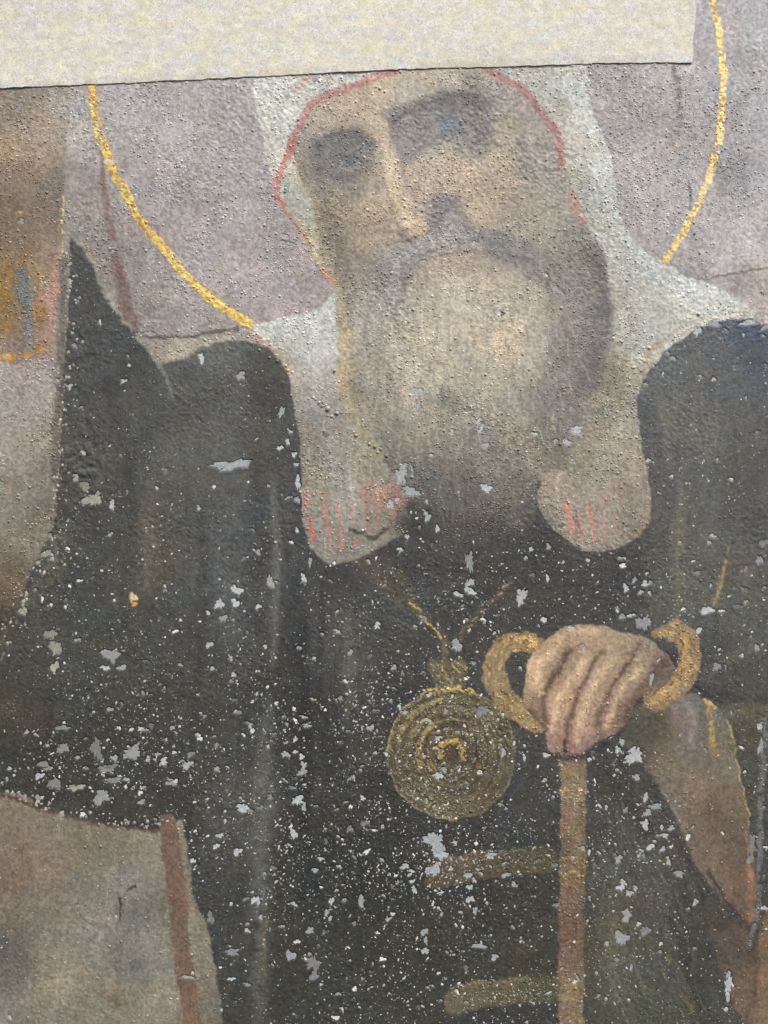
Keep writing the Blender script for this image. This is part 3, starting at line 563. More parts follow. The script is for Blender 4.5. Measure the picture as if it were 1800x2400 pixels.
stroke([(1650,1642),(1664,1668),(1668,1705),(1668,1745)], (9,16), (178,138,72), soft=4, alpha=.8, brk=.3, bs=9, part='sleeve', gold=.3)
stroke([(1652,1642),(1678,1658)], 9, (198,164,92), soft=2, alpha=.8, brk=.3, gold=.5)
stroke([(1668,1730),(1680,1770),(1686,1760)], 16, (148,108,66), soft=6, alpha=.5, brk=.3)
stroke([(1614,1650),(1624,1700),(1618,1740)], 14, (130,114,106), soft=5, alpha=.6)
stroke([(1646,1660),(1648,1730)], 14, (88,80,78), soft=5, alpha=.6)
stroke([(1702,1686),(1716,1727),(1726,1780),(1734,1820),(1746,1868),(1758,1930)], 4, (170,158,92), soft=1.5, alpha=.75, brk=.3, bs=10)
stroke([(1752,1950),(1756,2010),(1752,2060)], 8, (150,116,80), soft=3, alpha=.6, brk=.2)
stroke([(1758,2040),(1762,2090),(1760,2140),(1754,2168)], 22, (140,98,70), soft=5, alpha=.7, brk=.25, bs=16, part='sleeve')
stroke([(1590,1850),(1660,2010),(1700,2080)], 14, (100,86,76), soft=8, alpha=.35, brk=.3)
fill([(1665,2105),(1720,2160),(1755,2190),(1752,2240),(1775,2215),(1788,2150),(1810,2130),(1900,2140),(1900,2600),(1800,2600),(1752,2410),(1722,2360),(1704,2320),(1690,2270),(1672,2210),(1650,2140)],
 parse('''1680,2150,76,66,60; 1700,2210,90,76,68; 1740,2250,82,70,64; 1750,2320,98,80,68; 1790,2200,120,92,66; 1795,2300,122,94,72; 1790,2390,124,96,76; 1740,2380,96,78,68; 1770,2160,100,80,62; 1720,2280,92,76,66'''), soft=5, part='sleeve', rough=.8)
stroke([(1660,2040),(1700,2110),(1735,2148),(1758,2180)], 9, (58,50,50), soft=4, alpha=.7)
stroke([(1768,2200),(1772,2300),(1760,2360)], 12, (78,64,60), soft=5, alpha=.6)
stroke([(1792,1690),(1788,1760),(1786,1850),(1783,1950),(1780,2050),(1776,2120),(1768,2175),(1757,2220)], (15,10), (98,99,102), soft=2.5, alpha=.85, brk=.2, bs=12, part='grey_staff_line')
stroke([(1797,1800),(1794,1950),(1790,2080)], 4, (62,62,62), soft=1.5, alpha=.6, brk=.2)

# --- clasps on the robe
fill([(998,2062),(1012,2020),(1060,2004),(1150,1994),(1290,1986),(1296,2040),(1200,2050),(1100,2068),(1030,2082),(1004,2080)], parse('1020,2050,100,78,58; 1150,2020,98,80,58; 1270,2015,88,80,56; 1200,2040,94,78,56; 1080,2040,102,82,60'), soft=4, alpha=.92, part='robe_clasp#1', rough=1.1, step=8)
stroke([(1030,2016),(1120,2002),(1230,1994)], 5, (126,116,82), soft=2, alpha=.6, brk=.35)
fill([(1042,2345),(1056,2318),(1090,2306),(1150,2298),(1312,2286),(1312,2345),(1200,2356),(1100,2372),(1056,2380)], parse('1080,2345,104,90,64; 1150,2320,106,92,64; 1270,2320,90,84,58'), soft=5, alpha=.92, part='robe_clasp#2', rough=1.1, step=8)
stroke([(1080,2312),(1150,2302),(1230,2296)], 6, (134,118,76), soft=2.5, alpha=.6, brk=.3)

# --- staff
fill([(1312,1765),(1340,1758),(1372,1770),(1374,1850),(1373,1950),(1371,2100),(1367,2400),(1364,2600),(1305,2600),(1308,2400),(1311,2100),(1313,1900)],
 parse('''1342,1780,104,84,76; 1342,1850,126,104,78; 1325,1920,124,92,80; 1355,1950,124,104,78; 1342,2010,124,102,72; 1325,2100,122,88,76; 1355,2100,108,88,70; 1342,2180,108,78,66; 1325,2250,114,88,74
 1355,2280,112,92,70; 1342,2340,126,104,76; 1325,2390,128,98,80; 1355,2400,122,100,76; 1342,1810,122,98,72; 1318,2000,100,82,68; 1342,2050,124,98,70'''), soft=3, part='staff', rough=1.3, step=8, e=6)
for y, wd, al in ((1852,60,.9),(1846,34,.8),(2010,46,.6),(2046,34,.8),(2206,30,.5),(2345,34,.6),(2390,30,.6),(1815,30,.5)):
    stroke([(1342-wd/2,y+2),(1342,y-2),(1342+wd/2,y+4)], 6, (176,146,88), soft=2.2, alpha=al, brk=.4, bs=6, gold=.5, ridge=.5)
stroke([(1350,1870),(1340,1920),(1352,1990)], 9, (150,122,80), soft=4, alpha=.5, brk=.35)
stroke([(1365,1880),(1364,2100),(1360,2350)], 8, (96,84,64), soft=3, alpha=.5)

# --- gilt staff handle
stroke([(1258,1513),(1232,1505),(1201,1506),(1176,1518),(1162,1541),(1157,1568),(1160,1594),(1172,1622),(1192,1646),(1222,1668),(1256,1690)], (42,60), (138,112,76), soft=3, part='staff_handle#1', gold=.15)
stroke([(1150,1540),(1143,1575),(1148,1605)], 16, (134,108,74), soft=5, alpha=.6)
stroke([(1255,1503),(1225,1498),(1196,1500),(1172,1518)], 16, (184,150,92), soft=4, alpha=.7, brk=.42, bs=6, gold=.6)
stroke([(1238,1508),(1260,1518)], 15, (204,172,104), soft=2, alpha=.8, brk=.4, bs=6, gold=.7)
stroke([(1175,1620),(1200,1645),(1230,1665)], 30, (140,114,70), soft=7, alpha=.5, brk=.3, gold=.2)
stroke([(1200,1528),(1235,1540)], 10, (88,76,56), soft=4, alpha=.5)
stroke([(1536,1484),(1560,1477),(1585,1478),(1604,1492),(1614,1518),(1614,1550),(1606,1582),(1588,1608),(1562,1626),(1534,1641)], (22,52), (142,112,76), soft=3, part='staff_handle#2', gold=.12)
stroke([(1585,1478),(1606,1494),(1616,1520),(1616,1550),(1606,1582),(1588,1606)], 54, (138,108,74), soft=3, part='staff_handle#2')
stroke([(1606,1500),(1606,1540),(1600,1575)], 18, (184,140,82), soft=6, alpha=.7, brk=.3, bs=8, gold=.3)
stroke([(1580,1604),(1560,1622),(1538,1636)], 26, (178,144,88), soft=5, alpha=.75, brk=.3, bs=7, gold=.35)
stroke([(1550,1486),(1575,1482)], 12, (170,140,88), soft=3, alpha=.6, brk=.4, gold=.3)
stroke([(1548,1610),(1530,1625)], 4, (88,66,50), soft=2, alpha=.8)

rh = np.random.default_rng(66)
for P_, lo in ((((1258,1513),(1232,1505),(1201,1506),(1176,1518),(1162,1541),(1157,1568),(1160,1594),(1172,1622),(1192,1646),(1222,1668)), 22), (((1560,1477),(1585,1478),(1604,1492),(1614,1518),(1614,1550),(1606,1582),(1588,1608),(1562,1626)), 18)):
    P_ = np.array(P_, float)
    for k in range(60):
        t = rh.uniform(0, len(P_)-1.001); i_ = int(t); p = P_[i_]+(P_[i_+1]-P_[i_])*(t-i_); d_ = P_[i_+1]-P_[i_]; d_ = d_/np.hypot(*d_); nn = np.array([-d_[1], d_[0]])*rh.uniform(-lo, lo)
        p = p+nn; q = p+d_*rh.uniform(4, 14)
        stroke([tuple(p), tuple(q)], rh.uniform(2.5, 5), (204,176,118) if rh.random() < .62 else (80,64,46), alpha=rh.uniform(.4, .85), soft=1.2, brk=.3, bs=4, gold=.3, ridge=.6)
# --- hand on the staff
HAND = [(1229,1591),(1234,1554),(1258,1522),(1290,1489),(1327,1469),(1374,1464),(1417,1468),(1453,1478),(1500,1489),(1540,1507),(1565,1533),(1579,1562),(1574,1585),(1560,1606),(1533,1618),(1507,1630),
 (1489,1645),(1475,1680),(1446,1714),(1403,1736),(1370,1757),(1345,1769),(1331,1752),(1326,1736),(1320,1756),(1296,1762),(1281,1738),(1278,1706),(1262,1692),(1236,1672),(1228,1634)]
fill(HAND, parse('''1250,1560,158,133,106; 1300,1500,152,128,104; 1374,1480,150,128,106; 1450,1500,140,120,98; 1400,1510,142,120,98; 1520,1530,132,114,96; 1550,1560,106,88,84; 1240,1640,132,108,86
 1260,1600,148,124,98; 1310,1640,150,124,100; 1300,1710,140,112,98; 1370,1600,152,126,104; 1400,1640,152,126,106; 1370,1700,142,114,98; 1350,1750,128,96,90; 1450,1600,148,124,102
 1440,1660,130,106,92; 1490,1600,124,104,92; 1420,1710,120,96,86; 1300,1750,122,94,92; 1480,1560,142,120,98; 1560,1590,100,86,82; 1330,1530,138,116,96; 1470,1680,104,84,78; 1390,1670,146,120,102; 1244,1670,108,86,74'''),
 soft=3, part='hand', rough=.75, step=8, e=7, drift=4)
for p, wd, a_ in (([(1334,1522),(1312,1565),(1288,1604),(1273,1650),(1278,1690)],14,.75),([(1408,1528),(1376,1582),(1352,1630),(1334,1682),(1327,1736)],12,.65),([(1500,1512),(1462,1568),(1432,1616),(1410,1660),(1395,1700)],12,.6),([(1556,1550),(1520,1600),(1490,1640),(1470,1690)],26,.55)):
    stroke(p, wd, (92,70,60), soft=7, alpha=min(a_*1.1,.85), only='hand', brk=.05)
for p, wd in (([(1310,1500),(1276,1546),(1252,1600)],20),([(1372,1534),(1342,1588),(1308,1646),(1294,1710)],18),([(1440,1538),(1408,1580),(1380,1626),(1362,1690),(1352,1740)],18),([(1496,1572),(1460,1612),(1440,1650),(1416,1700)],14),([(1340,1480),(1400,1482)],12)):
    stroke(p, wd, (190,162,130), soft=7, alpha=.75, only='hand', brk=.05)
for p in ([(1334,1522),(1312,1565),(1288,1604),(1273,1650)],[(1408,1528),(1376,1582),(1352,1630),(1334,1682),(1328,1730)],[(1500,1515),(1462,1568),(1432,1616),(1412,1656)]):
    stroke(p, 5, (70,52,44), soft=2.5, alpha=.3, only='hand', brk=.2, taper=True)
for x_, y_ in ((1300,1512),(1362,1540),(1430,1548),(1490,1560),(1270,1640),(1312,1650),(1372,1650),(1420,1660)):
    stroke([(x_-12, y_-3), (x_, y_-8), (x_+13, y_-2)], 4, (108,84,70), soft=2, alpha=.45, only='hand', brk=.15, taper=True)
    stroke([(x_-9, y_-11), (x_+2, y_-15), (x_+11, y_-10)], 7, (204,178,146), soft=3, alpha=.45, only='hand', brk=.15, taper=True)
stroke([(1300,1700),(1296,1750)], 20, (136,104,90), soft=7, alpha=.3, only='hand'); stroke([(1356,1720),(1348,1764)], 20, (136,104,90), soft=7, alpha=.3, only='hand')
stroke([(1400,1530),(1440,1536),(1480,1528)], 5, (108,88,80), soft=2.5, alpha=.5, only='hand')
stroke([(1240,1668),(1262,1692),(1280,1710)], 8, (66,56,54), soft=4, alpha=.6)
stroke([(1540,1508),(1568,1532),(1584,1562)], 5, (50,46,46), soft=2.5, alpha=.8)
stroke([(1326,1732),(1326,1764)], 5, (52,46,46), soft=2, alpha=.8)
stroke([(1280,1764),(1330,1778),(1380,1766),(1420,1742)], 12, (52,49,50), soft=6, alpha=.7)
# golden rust spot
blob(311,1403,10,8,(196,172,130),.9,soft=.5); blob(314,1416,8,5,(178,128,60),.9,soft=.5); blob(315,1410,7,3,(60,44,34),.8,soft=.5)

# the palette above was mixed by eye and came out too dark and too strong: one correction for all of it
L0 = COL.mean(-1); CH = COL-L0[..., None]
up = np.clip((1500-Y)/1100, 0, 1)                # milky sheen of the sky on the upper panel, lifted in the colour
lift_d = 9+9*up-7*np.exp(-(((X-850)/420)**2+((Y-2100)/420)**2))
hm = np.isin(PART, pids('hand')).astype(np.float32)
lift_m = 27+18*up+7*hm+9*np.exp(-(((X-1750)/420)**2+((Y-500)/520)**2))-22*np.exp(-(((X-60)/190)**2+((Y-2000)/230)**2))
tt = np.clip((L0-62)/60, 0, 1)
L1 = L0+lift_d*(1-tt)+lift_m*tt
L1 += 14*np.exp(-(((X-1090)/230)**2+((Y-790)/190)**2))+6*np.exp(-(((X-1000)/300)**2+((Y-400)/160)**2))
L1 += 9*np.exp(-(((X-1480)/130)**2+((Y-2180)/260)**2))*(tt < .9)
CH *= (1-.2*np.isin(PART, pids('medallion', 'robe_clasp', 'chain'))-.08*np.isin(PART, pids('staff_handle', 'staff')))[..., None]
L1 = np.where(L0 > 150, L1-(L0-150)*.35, L1)
cm = np.abs(CH).max(-1)
fm = np.isin(PART, pids('face', 'beard')).astype(np.float32)
CH *= (.64+.05*fm+.16*np.clip((Y-800)/500, 0, 1)*(1-fm)+.16*hm+.14*np.clip((260-X)/120, 0, 1)*np.clip((1100-Y)/200, 0, 1)+.34*np.clip(cm/38-.45, 0, 1)+.04*np.clip(GOLD, 0, 1))[..., None]
COL = L1[..., None]+CH+np.array([0.2, 1.4, -2.2], np.float32)
ck = (PART == part_id('cloak')).astype(np.float32)*np.clip((120-L1)/30, 0, 1)
COL += ck[..., None]*np.array([4.5, 4.2, 4.8], np.float32)
# ================================================================ wear in the paint layer
n1 = vnoise(X, Y, 4.2, 301); n2 = vnoise(X, Y, 9, 302); n3 = fbm(X, Y, 30, 303, 3); n4 = fbm(X, Y, 160, 304, 3)
lum = COL.mean(-1)
gain = 1+(n1-.5)*.26+(n2-.5)*.10+(n3-.5)*.13+(n4-.5)*.10
# thin rubbed streaks of the brush, mostly upright
br = vnoise(X+Y*0.08, Y, 2.6, 305, 60)
gain += (br-.5)*.09
COL *= gain[..., None]
COL += ((fbm(X, Y, 48, 311, 2)-.5)*9)[..., None]*np.array([1, 0, -.9], np.float32)
# warm dirt
COL *= (1-.05*(fbm(X, Y, 220, 320, 3) > .55))[..., None]
COL = np.clip(COL, 8, 250)

# ================================================================ relief
DX = (X*0.82+Y*0.57); DY = (-X*0.57+Y*0.82)
rel = (vnoise(DX, DY, 8.0, 331, 4.4)-.5)*1.05+(vnoise(DX, DY, 15, 332, 8)-.5)*.5+(vnoise(X, Y, 4.5, 333)-.5)*2.5
lump = np.clip(fbm(X, Y, 120, 335, 3)*2.2-.55, .35, 1.25)
H = rel*lump*ROUGH*.5
H += REL*.6+np.clip(GOLD, 0, 1)*.3*(vnoise(X, Y, 5, 340)-.2)
crust = np.exp(-(((X-195)/60)**2+((Y-1080)/110)**2))+.8*np.exp(-(((X-130)/40)**2+((Y-1300)/120)**2))+.6*np.exp(-(((X-190)/40)**2+((Y-840)/90)**2))
cr = fbm(X, Y, 13, 345, 2); H += crust*np.clip((cr-.45)*7, -1.1, 1.7)
H += (fbm(X, Y, 300, 350, 1)-.5)*10
EDGE = ((X < -14) | (X > 1814) | (Y < -14) | (Y > 2414))
H[EDGE] *= .5

def sampH(x, y):
    i = np.clip(np.searchsorted(us, x)-1, 0, NX-2); j = np.clip(np.searchsorted(vv, y)-1, 0, NY-2)
    fx = np.clip((x-us[i])/(us[i+1]-us[i]), 0, 1); fy = np.clip((y-vv[j])/(vv[j+1]-vv[j]), 0, 1)
    return (H[j, i]*(1-fx)+H[j, i+1]*fx)*(1-fy)+(H[j+1, i]*(1-fx)+H[j+1, i+1]*fx)*fy
def sampC(x, y):
    i = np.clip(np.searchsorted(us, x), 0, NX-1); j = np.clip(np.searchsorted(vv, y), 0, NY-1)
    return COL[j, i], GOLD[j, i], PART[j, i], lum[j, i]

# ================================================================ paint losses
# x, y, half width, half height (g: rough greenish-grey crust)
LOSS = '''289 893 10 5;165 660 6 7;472 839 8 12;564 880 9 11;165 904 6 6;540 1090 44 13;195 1061 7 6;218 1171 21 20 g;262 1184 8 12;465 1190 6 6;199 1139 15 10 g;178 1122 8 8 g
976 918 14 9;980 948 5 15;940 1113 16 20;963 1153 20 12;915 1182 10 9;1139 1144 13 11;660 965 8 13;681 1012 6 5;674 1034 6 8;656 1050 8 5;690 1065 6 8;698 1131 7 16;694 1088 6 5
696 1171 8 8;1139 1043 7 6;1350 1008 18 8;1328 1036 11 7;1302 1034 6 5;1674 758 15 7;1634 777 9 11;1753 757 20 6;1793 767 12 5;1515 900 6 5;1576 839 7 4;1520 1079 7 5;1574 1117 5 4;1640 882 4 5;1531 856 6 4;1565 828 6 4
119 1486 14 12 g;130 1518 18 17 g;128 1563 11 12 g;259 1536 19 19 d;246 1565 11 6;286 1565 10 8;514 1415 10 14;555 1384 14 10;551 1413 10 10;523 1450 9 10;488 1437 4 6;490 1511 9 8;497 1567 5 5
548 1581 8 5;257 1663 9 6;146 1706 15 7 g;146 1755 14 13 g;226 1757 13 25 d;309 1766 20 18 d;268 1777 8 8;347 1779 7 6;383 1786 11 9;439 1793 15 9;101 1791 13 9 g;262 1797 15 6 d;447 1768 10 8 d
107 1298 12 8 g;54 1433 10 12 g;405 1706 5 6;180 1500 9 4 g;1101 1316 11 20 d;1102 1366 13 8;1094 1380 6 13;1106 1388 9 7;1074 1393 13 6;712 1354 6 12;634 1365 10 14 g;727 1316 5 12;696 1243 5 7
605 1294 7 7;605 1421 6 7;884 1466 8 8;1070 1513 13 16 d;821 1529 7 7 g;701 1518 5 6;755 1486 4 5;936 1287 5 6;954 1258 5 7;1001 1211 7 14;1130 1667 15 15 d;1045 1667 7 6;949 1670 8 5;938 1661 4 5
1005 1629 8 5;1180 1764 8 10;1001 1688 10 5;669 1768 10 8;692 1733 7 6;692 1762 6 5;707 1775 6 7;712 1793 8 8;719 1701 10 6;868 1706 10 6;1025 1240 7 7;973 1469 5 5;1222 1398 14 19;1466 1377 9 9;1511 1368 10 7
1486 1359 5 9;1507 1460 18 19 d;1656 1431 14 11;1363 1515 8 4;1527 1591 6 13;1486 1773 18 22;1448 1757 9 8;1457 1739 8 7;1790 1272 14 9 d;1779 1312 8 13 d;1782 1703 6 12;1784 1750 7 20;1681 1562 12 8 d
1274 1453 9 6;1337 1471 9 4;1285 1281 6 8;1245 1287 6 6;1453 1308 7 4;1522 1390 6 5;1500 1388 7 4;1638 1478 7 7;1283 1355 5 8;1229 1775 5 8;1773 1518 7 9 d;1232 1308 6 5
127 1838 15 16 d;90 1820 13 6;237 1869 19 20 d;177 1847 19 9 g;264 1829 19 9 d;246 1803 20 7 d;401 1836 12 6;331 1880 8 7;297 1827 7 5;570 1894 18 9;506 1984 8 7;514 1959 8 6;557 1995 11 9;494 2151 8 16 d
544 2230 20 7 d;595 2109 8 9;112 1802 10 6 g;87 1870 8 6 g;56 1869 7 6 g;543 2294 9 5;439 2290 15 4;580 2180 8 5;710 1809 12 10;699 1876 12 13;712 1892 7 9;689 1954 8 13;855 1930 10 9 d;821 1943 9 7 d
1020 1974 23 25;1030 2003 18 13;1016 2040 16 17;949 2031 9 8;965 2042 6 6;846 2111 7 13;777 2111 8 8;766 2138 8 7;689 2118 9 5;727 2180 9 9;680 2238 12 13;734 2256 16 19 d;736 2286 12 13 d;994 2185 8 9
998 2205 6 10;996 2229 8 9;1027 1818 11 10;1041 1804 7 7;1150 2006 14 7;1097 2053 8 8;1101 2109 10 9;1114 2135 6 10;1124 2218 15 7;1159 2245 9 8;1186 2051 11 6;774 2151 5 6;1101 2080 8 7;739 2040 7 6
1112 2064 5 7;1057 2037 7 5;605 2111 7 10;611 2149 7 5;971 2086 6 10;920 2142 6 5;1034 2145 5 6;965 2066 7 5;795 2031 6 5;1489 1820 9 6;1513 1869 7 11;1536 1890 18 7;1518 1905 8 10;1511 1932 12 11;1466 1898 6 7 d
1574 1941 8 7;1551 1939 6 6;1558 1959 11 5;1524 1984 10 8;1554 1990 7 7;1498 2004 4 8;1449 2013 9 10;1567 2019 7 10;1592 2049 12 9;1455 2080 10 8;1475 2093 7 9;1489 2082 7 7;1469 2147 12 15 d;1457 2198 15 20 d
1513 2183 10 14 d;1497 2167 6 5;1630 2115 7 9;1706 2317 9 28;1708 2285 8 9;1764 1981 8 26 d;1759 2013 7 10 d;1422 2212 6 5;1365 1988 7 6;1793 2129 8 6;1480 2267 4 8;1446 2250 5 8 d;1399 2281 5 5;1381 2104 4 6
1701 2366 5 6;1296 1867 5 5;672 571 13 7;668 553 7 4;1110 570 7 7;1204 445 6 5;1229 423 7 5;1686 347 7 6;47 251 8 10 g;27 219 10 5 g;51 519 8 6 g;2 1135 6 12 g;1065 508 4 4;990 614 6 4;1128 1006 7 5;1122 986 9 4;1096 960 14 4 d
1130 1000 5 8;1060 1012 5 6;950 1090 8 5;965 1100 4 12;1000 1176 6 5;930 1170 9 4'''
R = np.random.default_rng(21)
losses = []
for t in LOSS.replace('\n', ';').split(';'):
    f = t.split(); losses.append((float(f[0]), float(f[1]), float(f[2])*.88, float(f[3])*.88, f[4] if len(f) > 4 else 'n'))
# dense scatter of small losses, the tiniest also painted glints, thickest over lower robe
def dens(x, y, part, L):
    D0 = np.where(part == part_id('cloak'), 4.0, .25)
    D0 = np.where(np.isin(part, pids('medallion','robe_clasp','staff','chain')), 5, D0)
    D0 = np.where((part == part_id('sleeve')), 2.5, D0); D0 = np.where(part == part_id('hand'), .5, D0)
    c = part == part_id('cloak')
    hot = np.exp(-(((x-950)/420)**2+((y-1950)/430)**2))*15+np.exp(-(((x-300)/330)**2+((y-1780)/240)**2))*10+np.exp(-(((x-1300)/260)**2+((y-1390)/120)**2))*8+np.exp(-(((x-800)/200)**2+((y-1620)/160)**2))*5+np.exp(-(((x-1480)/140)**2+((y-1950)/140)**2))*5
    hot += np.exp(-(((x-130)/60)**2+((y-1260)/170)**2))*9
    D0 = D0+np.where(np.isin(part, pids('cloak','robe_clasp','medallion','chain')), hot, 0)
    D0 = D0*np.where(c & (y < 1150) & (x < 700), .5, 1)
    b = (part == part_id('beard')) | (part == part_id('white_veil'))
    D0 = D0+np.where(b & (y > 1000), 2.2, 0)
    return D0*np.clip(vnoise(x, y, 70, 401)*1.8-.1+.5*vnoise(x, y, 22, 402), .15, 2)
N = 120000
px = R.uniform(-30, 1830, N).astype(np.float32); py = R.uniform(160, 2430, N).astype(np.float32)
_, _, pp, LL = sampC(px, py)
keep = R.random(N) < dens(px, py, pp, LL)/(N/(18.6*22.7))*4.8
px, py = px[keep], py[keep]
sz = np.clip(np.exp(R.normal(.2, .55, len(px))), .75, 5.5)
for x, y, s in zip(px, py, sz): losses.append((float(x), float(y), float(s*R.uniform(.8, 1.7)), float(s*R.uniform(.5, 1.1)), 's'))
# light flakes along the crumbling cloak edge
for k in range(150):
    t = R.random(); y = 560+t*950; x = np.interp(y, [560, 850, 1100, 1210, 1285, 1440, 1530], [165, 150, 135, 128, 100, 32, 0])+R.normal(4, 14)
    s = R.uniform(1.5, 4.5); losses.append((x, y, s, s*.8, 'e'))
for k in range(60):
    x = R.uniform(0, 430); y = np.interp(x, [0, 150, 250, 430], [1855, 1905, 1930, 1925])+R.normal(0, 9); s = R.uniform(2, 5); losses.append((x, y, s, s*.8, 'e'))

loss_meshes = []      # (size, verts, faces, colours)
BASE = {'n': (184,190,192), 'g': (166,167,156), 'd': (152,154,154), 's': (200,201,198), 'e': (184,181,170)}
for (x, y, rx, ry, kd) in losses:
    big = max(rx, ry)
    n = 7 if big < 3 else (11 if big < 6 else (22 if big < 12 else 40))
    th = np.arange(n)/n*2*math.pi
    prof = 1+R.normal(0, .27 if big < 6 else .17, n)
    if big >= 5:
        k1, k2, k3 = R.uniform(0, 6.28, 3); prof = prof+.22*np.sin(2*th+k1)+.17*np.sin(3*th+k2)+.12*np.sin(5*th+k3)
    prof = np.clip(prof, .42, 1.6)
    rot = R.uniform(-1.5, 1.5) if big < 6 else (R.uniform(-.4, .4) if big < 12 else 0)
    lx = prof*rx*np.cos(th); ly = prof*ry*np.sin(th)
    ox = x+lx*math.cos(rot)-ly*math.sin(rot); oy = y+lx*math.sin(rot)+ly*math.cos(rot)
    c = np.array(BASE[kd], np.float32)*R.uniform(.86, 1.1 if kd != 's' else 1.22)+R.normal(0, 1.4, 3)
    if kd == 's' and R.random() < .55: c = c*R.uniform(.6, .92)
    if big >= 4.0:
        Rr = big*1.7+5; sl = window(x-Rr, x+Rr, y-Rr, y+Rr)
        qx = X[sl]-x; qy = Y[sl]-y
        ax_ = qx*math.cos(rot)+qy*math.sin(rot); ay_ = -qx*math.sin(rot)+qy*math.cos(rot)
        ang = np.arctan2(ay_/ry, ax_/rx) % (2*math.pi); q = np.hypot(ax_/rx, ay_/ry)
        pr = np.interp(ang, np.append(th, 2*math.pi), np.append(prof, prof[0]))
        dd = (q-pr)*min(rx, ry)               # about the distance to the rim
        k_ = np.clip(.5-(dd-1.0)/2.4, 0, 1)
        h0 = float(H[sl][k_ > .5].mean()) if (k_ > .5).any() else 0.0
        H[sl] = H[sl]*(1-k_)+(h0-1.5)*k_
        lip = np.exp(-((dd-3.2)/1.6)**2)*.25; H[sl] += lip*(1-k_)
        hz = h0-.45
        nr = 3 if big < 12 else 5
        V = [(x, y, hz+.25)]; F = []
        fr = [(i+1)/nr for i in range(nr)]
        for q_ in fr:
            for i in range(n): V.append((x+(ox[i]-x)*q_, y+(oy[i]-y)*q_, hz+R.normal(0, .16)+(0 if q_ < 1 else -.1)))
        for i in range(n): F.append((0, 1+i, 1+(i+1) % n))
        for k in range(nr-1):
            o = 1+k*n
            for i in range(n): F.append((o+i, o+n+i, o+n+(i+1) % n, o+(i+1) % n))
    else:
        h0 = float(sampH(np.array([x]), np.array([y]))[0])
        V = [(x, y, h0+1.0)]+[(ox[i], oy[i], float(h0)+.12) for i in range(n)]
        F = [(0, 1+i, 1+(i+1) % n) for i in range(n)]
    loss_meshes.append((rx*ry, V, F, c))
loss_meshes.sort(key=lambda t: -t[0])

# ================================================================ blisters
def bdens(x, y, part):
    c = part == part_id('cloak')
    D0 = np.where(c, 62.0, 160.0)
    D0 = np.where((part == part_id('hand')) | (part == part_id('red_stripe')), 14, D0)
    D0 = np.where(part == part_id('sleeve'), 18, D0)
    D0 = np.where((part == 0) & (y > 1500), 26, D0)
    D0 = np.where((part == part_id('white_veil')) & (y < 800), 190, D0)
    m = np.clip(vnoise(x, y, 60, 411)*2.2-.45+.9*(vnoise(x, y, 18, 412)-.5), .1, 2)
    return D0*m
N = 300000
px = R.uniform(-20, 1820, N).astype(np.float32); py = R.uniform(150, 2420, N).astype(np.float32)
cc, gg, pp, LL = sampC(px, py)
keep = R.random(N) < bdens(px, py, pp)/(N/(18.4*22.7))
px, py, cc, gg, pp = px[keep], py[keep], cc[keep], gg[keep], pp[keep]
br_ = np.clip(np.exp(R.normal(.62, .34, len(px))), 1.1, 4.2)
br_ = np.where(pp == part_id('cloak'), br_*.78, br_)
extra = [(768,958,9),(790,969,7),(748,944,5.5),(755,952,5),(735,932,4.5),(866,1041,5.5),(878,1047,5.5),(893,1053,5),(885,1060,4.5),(905,1068,6),(835,1021,5.5),(607,820,4.5),(632,838,4.5),(650,846,5),(670,857,4.5),(675,868,4.5),
 (686,872,4),(890,207,6),(902,215,5),(882,204,4),(760,250,5),(784,869,6),(968,725,5.5),(1316,721,5),(922,270,5),(1013,694,4.5),(965,660,4),(848,700,4.5),(710,780,5),(1522,815,6),(1637,736,6),(800,968,4),(777,976,5),(850,985,4),
 (1397,550,5),(1628,548,5),(762,553,5),(950,510,5),(1283,825,4.5),(1406,838,4.5),(250,640,4)]
ex = np.array(extra, np.float32)
c2, g2, p2, _ = sampC(ex[:, 0], ex[:, 1])
px = np.concatenate([ex[:, 0], px]); py = np.concatenate([ex[:, 1], py]); br_ = np.concatenate([ex[:, 2], br_]); cc = np.concatenate([c2, cc]); gg = np.concatenate([g2, gg])
order = np.argsort(-br_, kind='stable'); px, py, br_, cc, gg = px[order], py[order], br_[order], cc[order], gg[order]
NB = len(px); K = 6
th = np.arange(K)/K*2*math.pi
hb = sampH(px, py)
BV = np.zeros((NB, 1+2*K, 3), np.float32); jit = 1+R.normal(0, .12, (NB, K))
BV[:, 0] = np.stack([px, py, hb+br_*.6], 1)
for k, (f, g_) in enumerate(((.62, .55), (1.0, -.25))):
    BV[:, 1+k*K:1+(k+1)*K, 0] = px[:, None]+br_[:, None]*f*jit*np.cos(th)
    BV[:, 1+k*K:1+(k+1)*K, 1] = py[:, None]+br_[:, None]*f*jit*np.sin(th)
    BV[:, 1+k*K:1+(k+1)*K, 2] = (hb+br_*.6*g_)[:, None]
BC = np.clip(cc*(1.0+R.normal(.08, .08, NB)+.16*(cc.mean(1) < 100))[:, None], 8, 250)  # blisters paler than the paint around, most on dark paint: highlights put into colour
BFT = [(0, 1+i, 1+(i+1) % K) for i in range(K)]+[(1+i, 1+K+i, 1+K+(i+1) % K, 1+(i+1) % K) for i in range(K)]

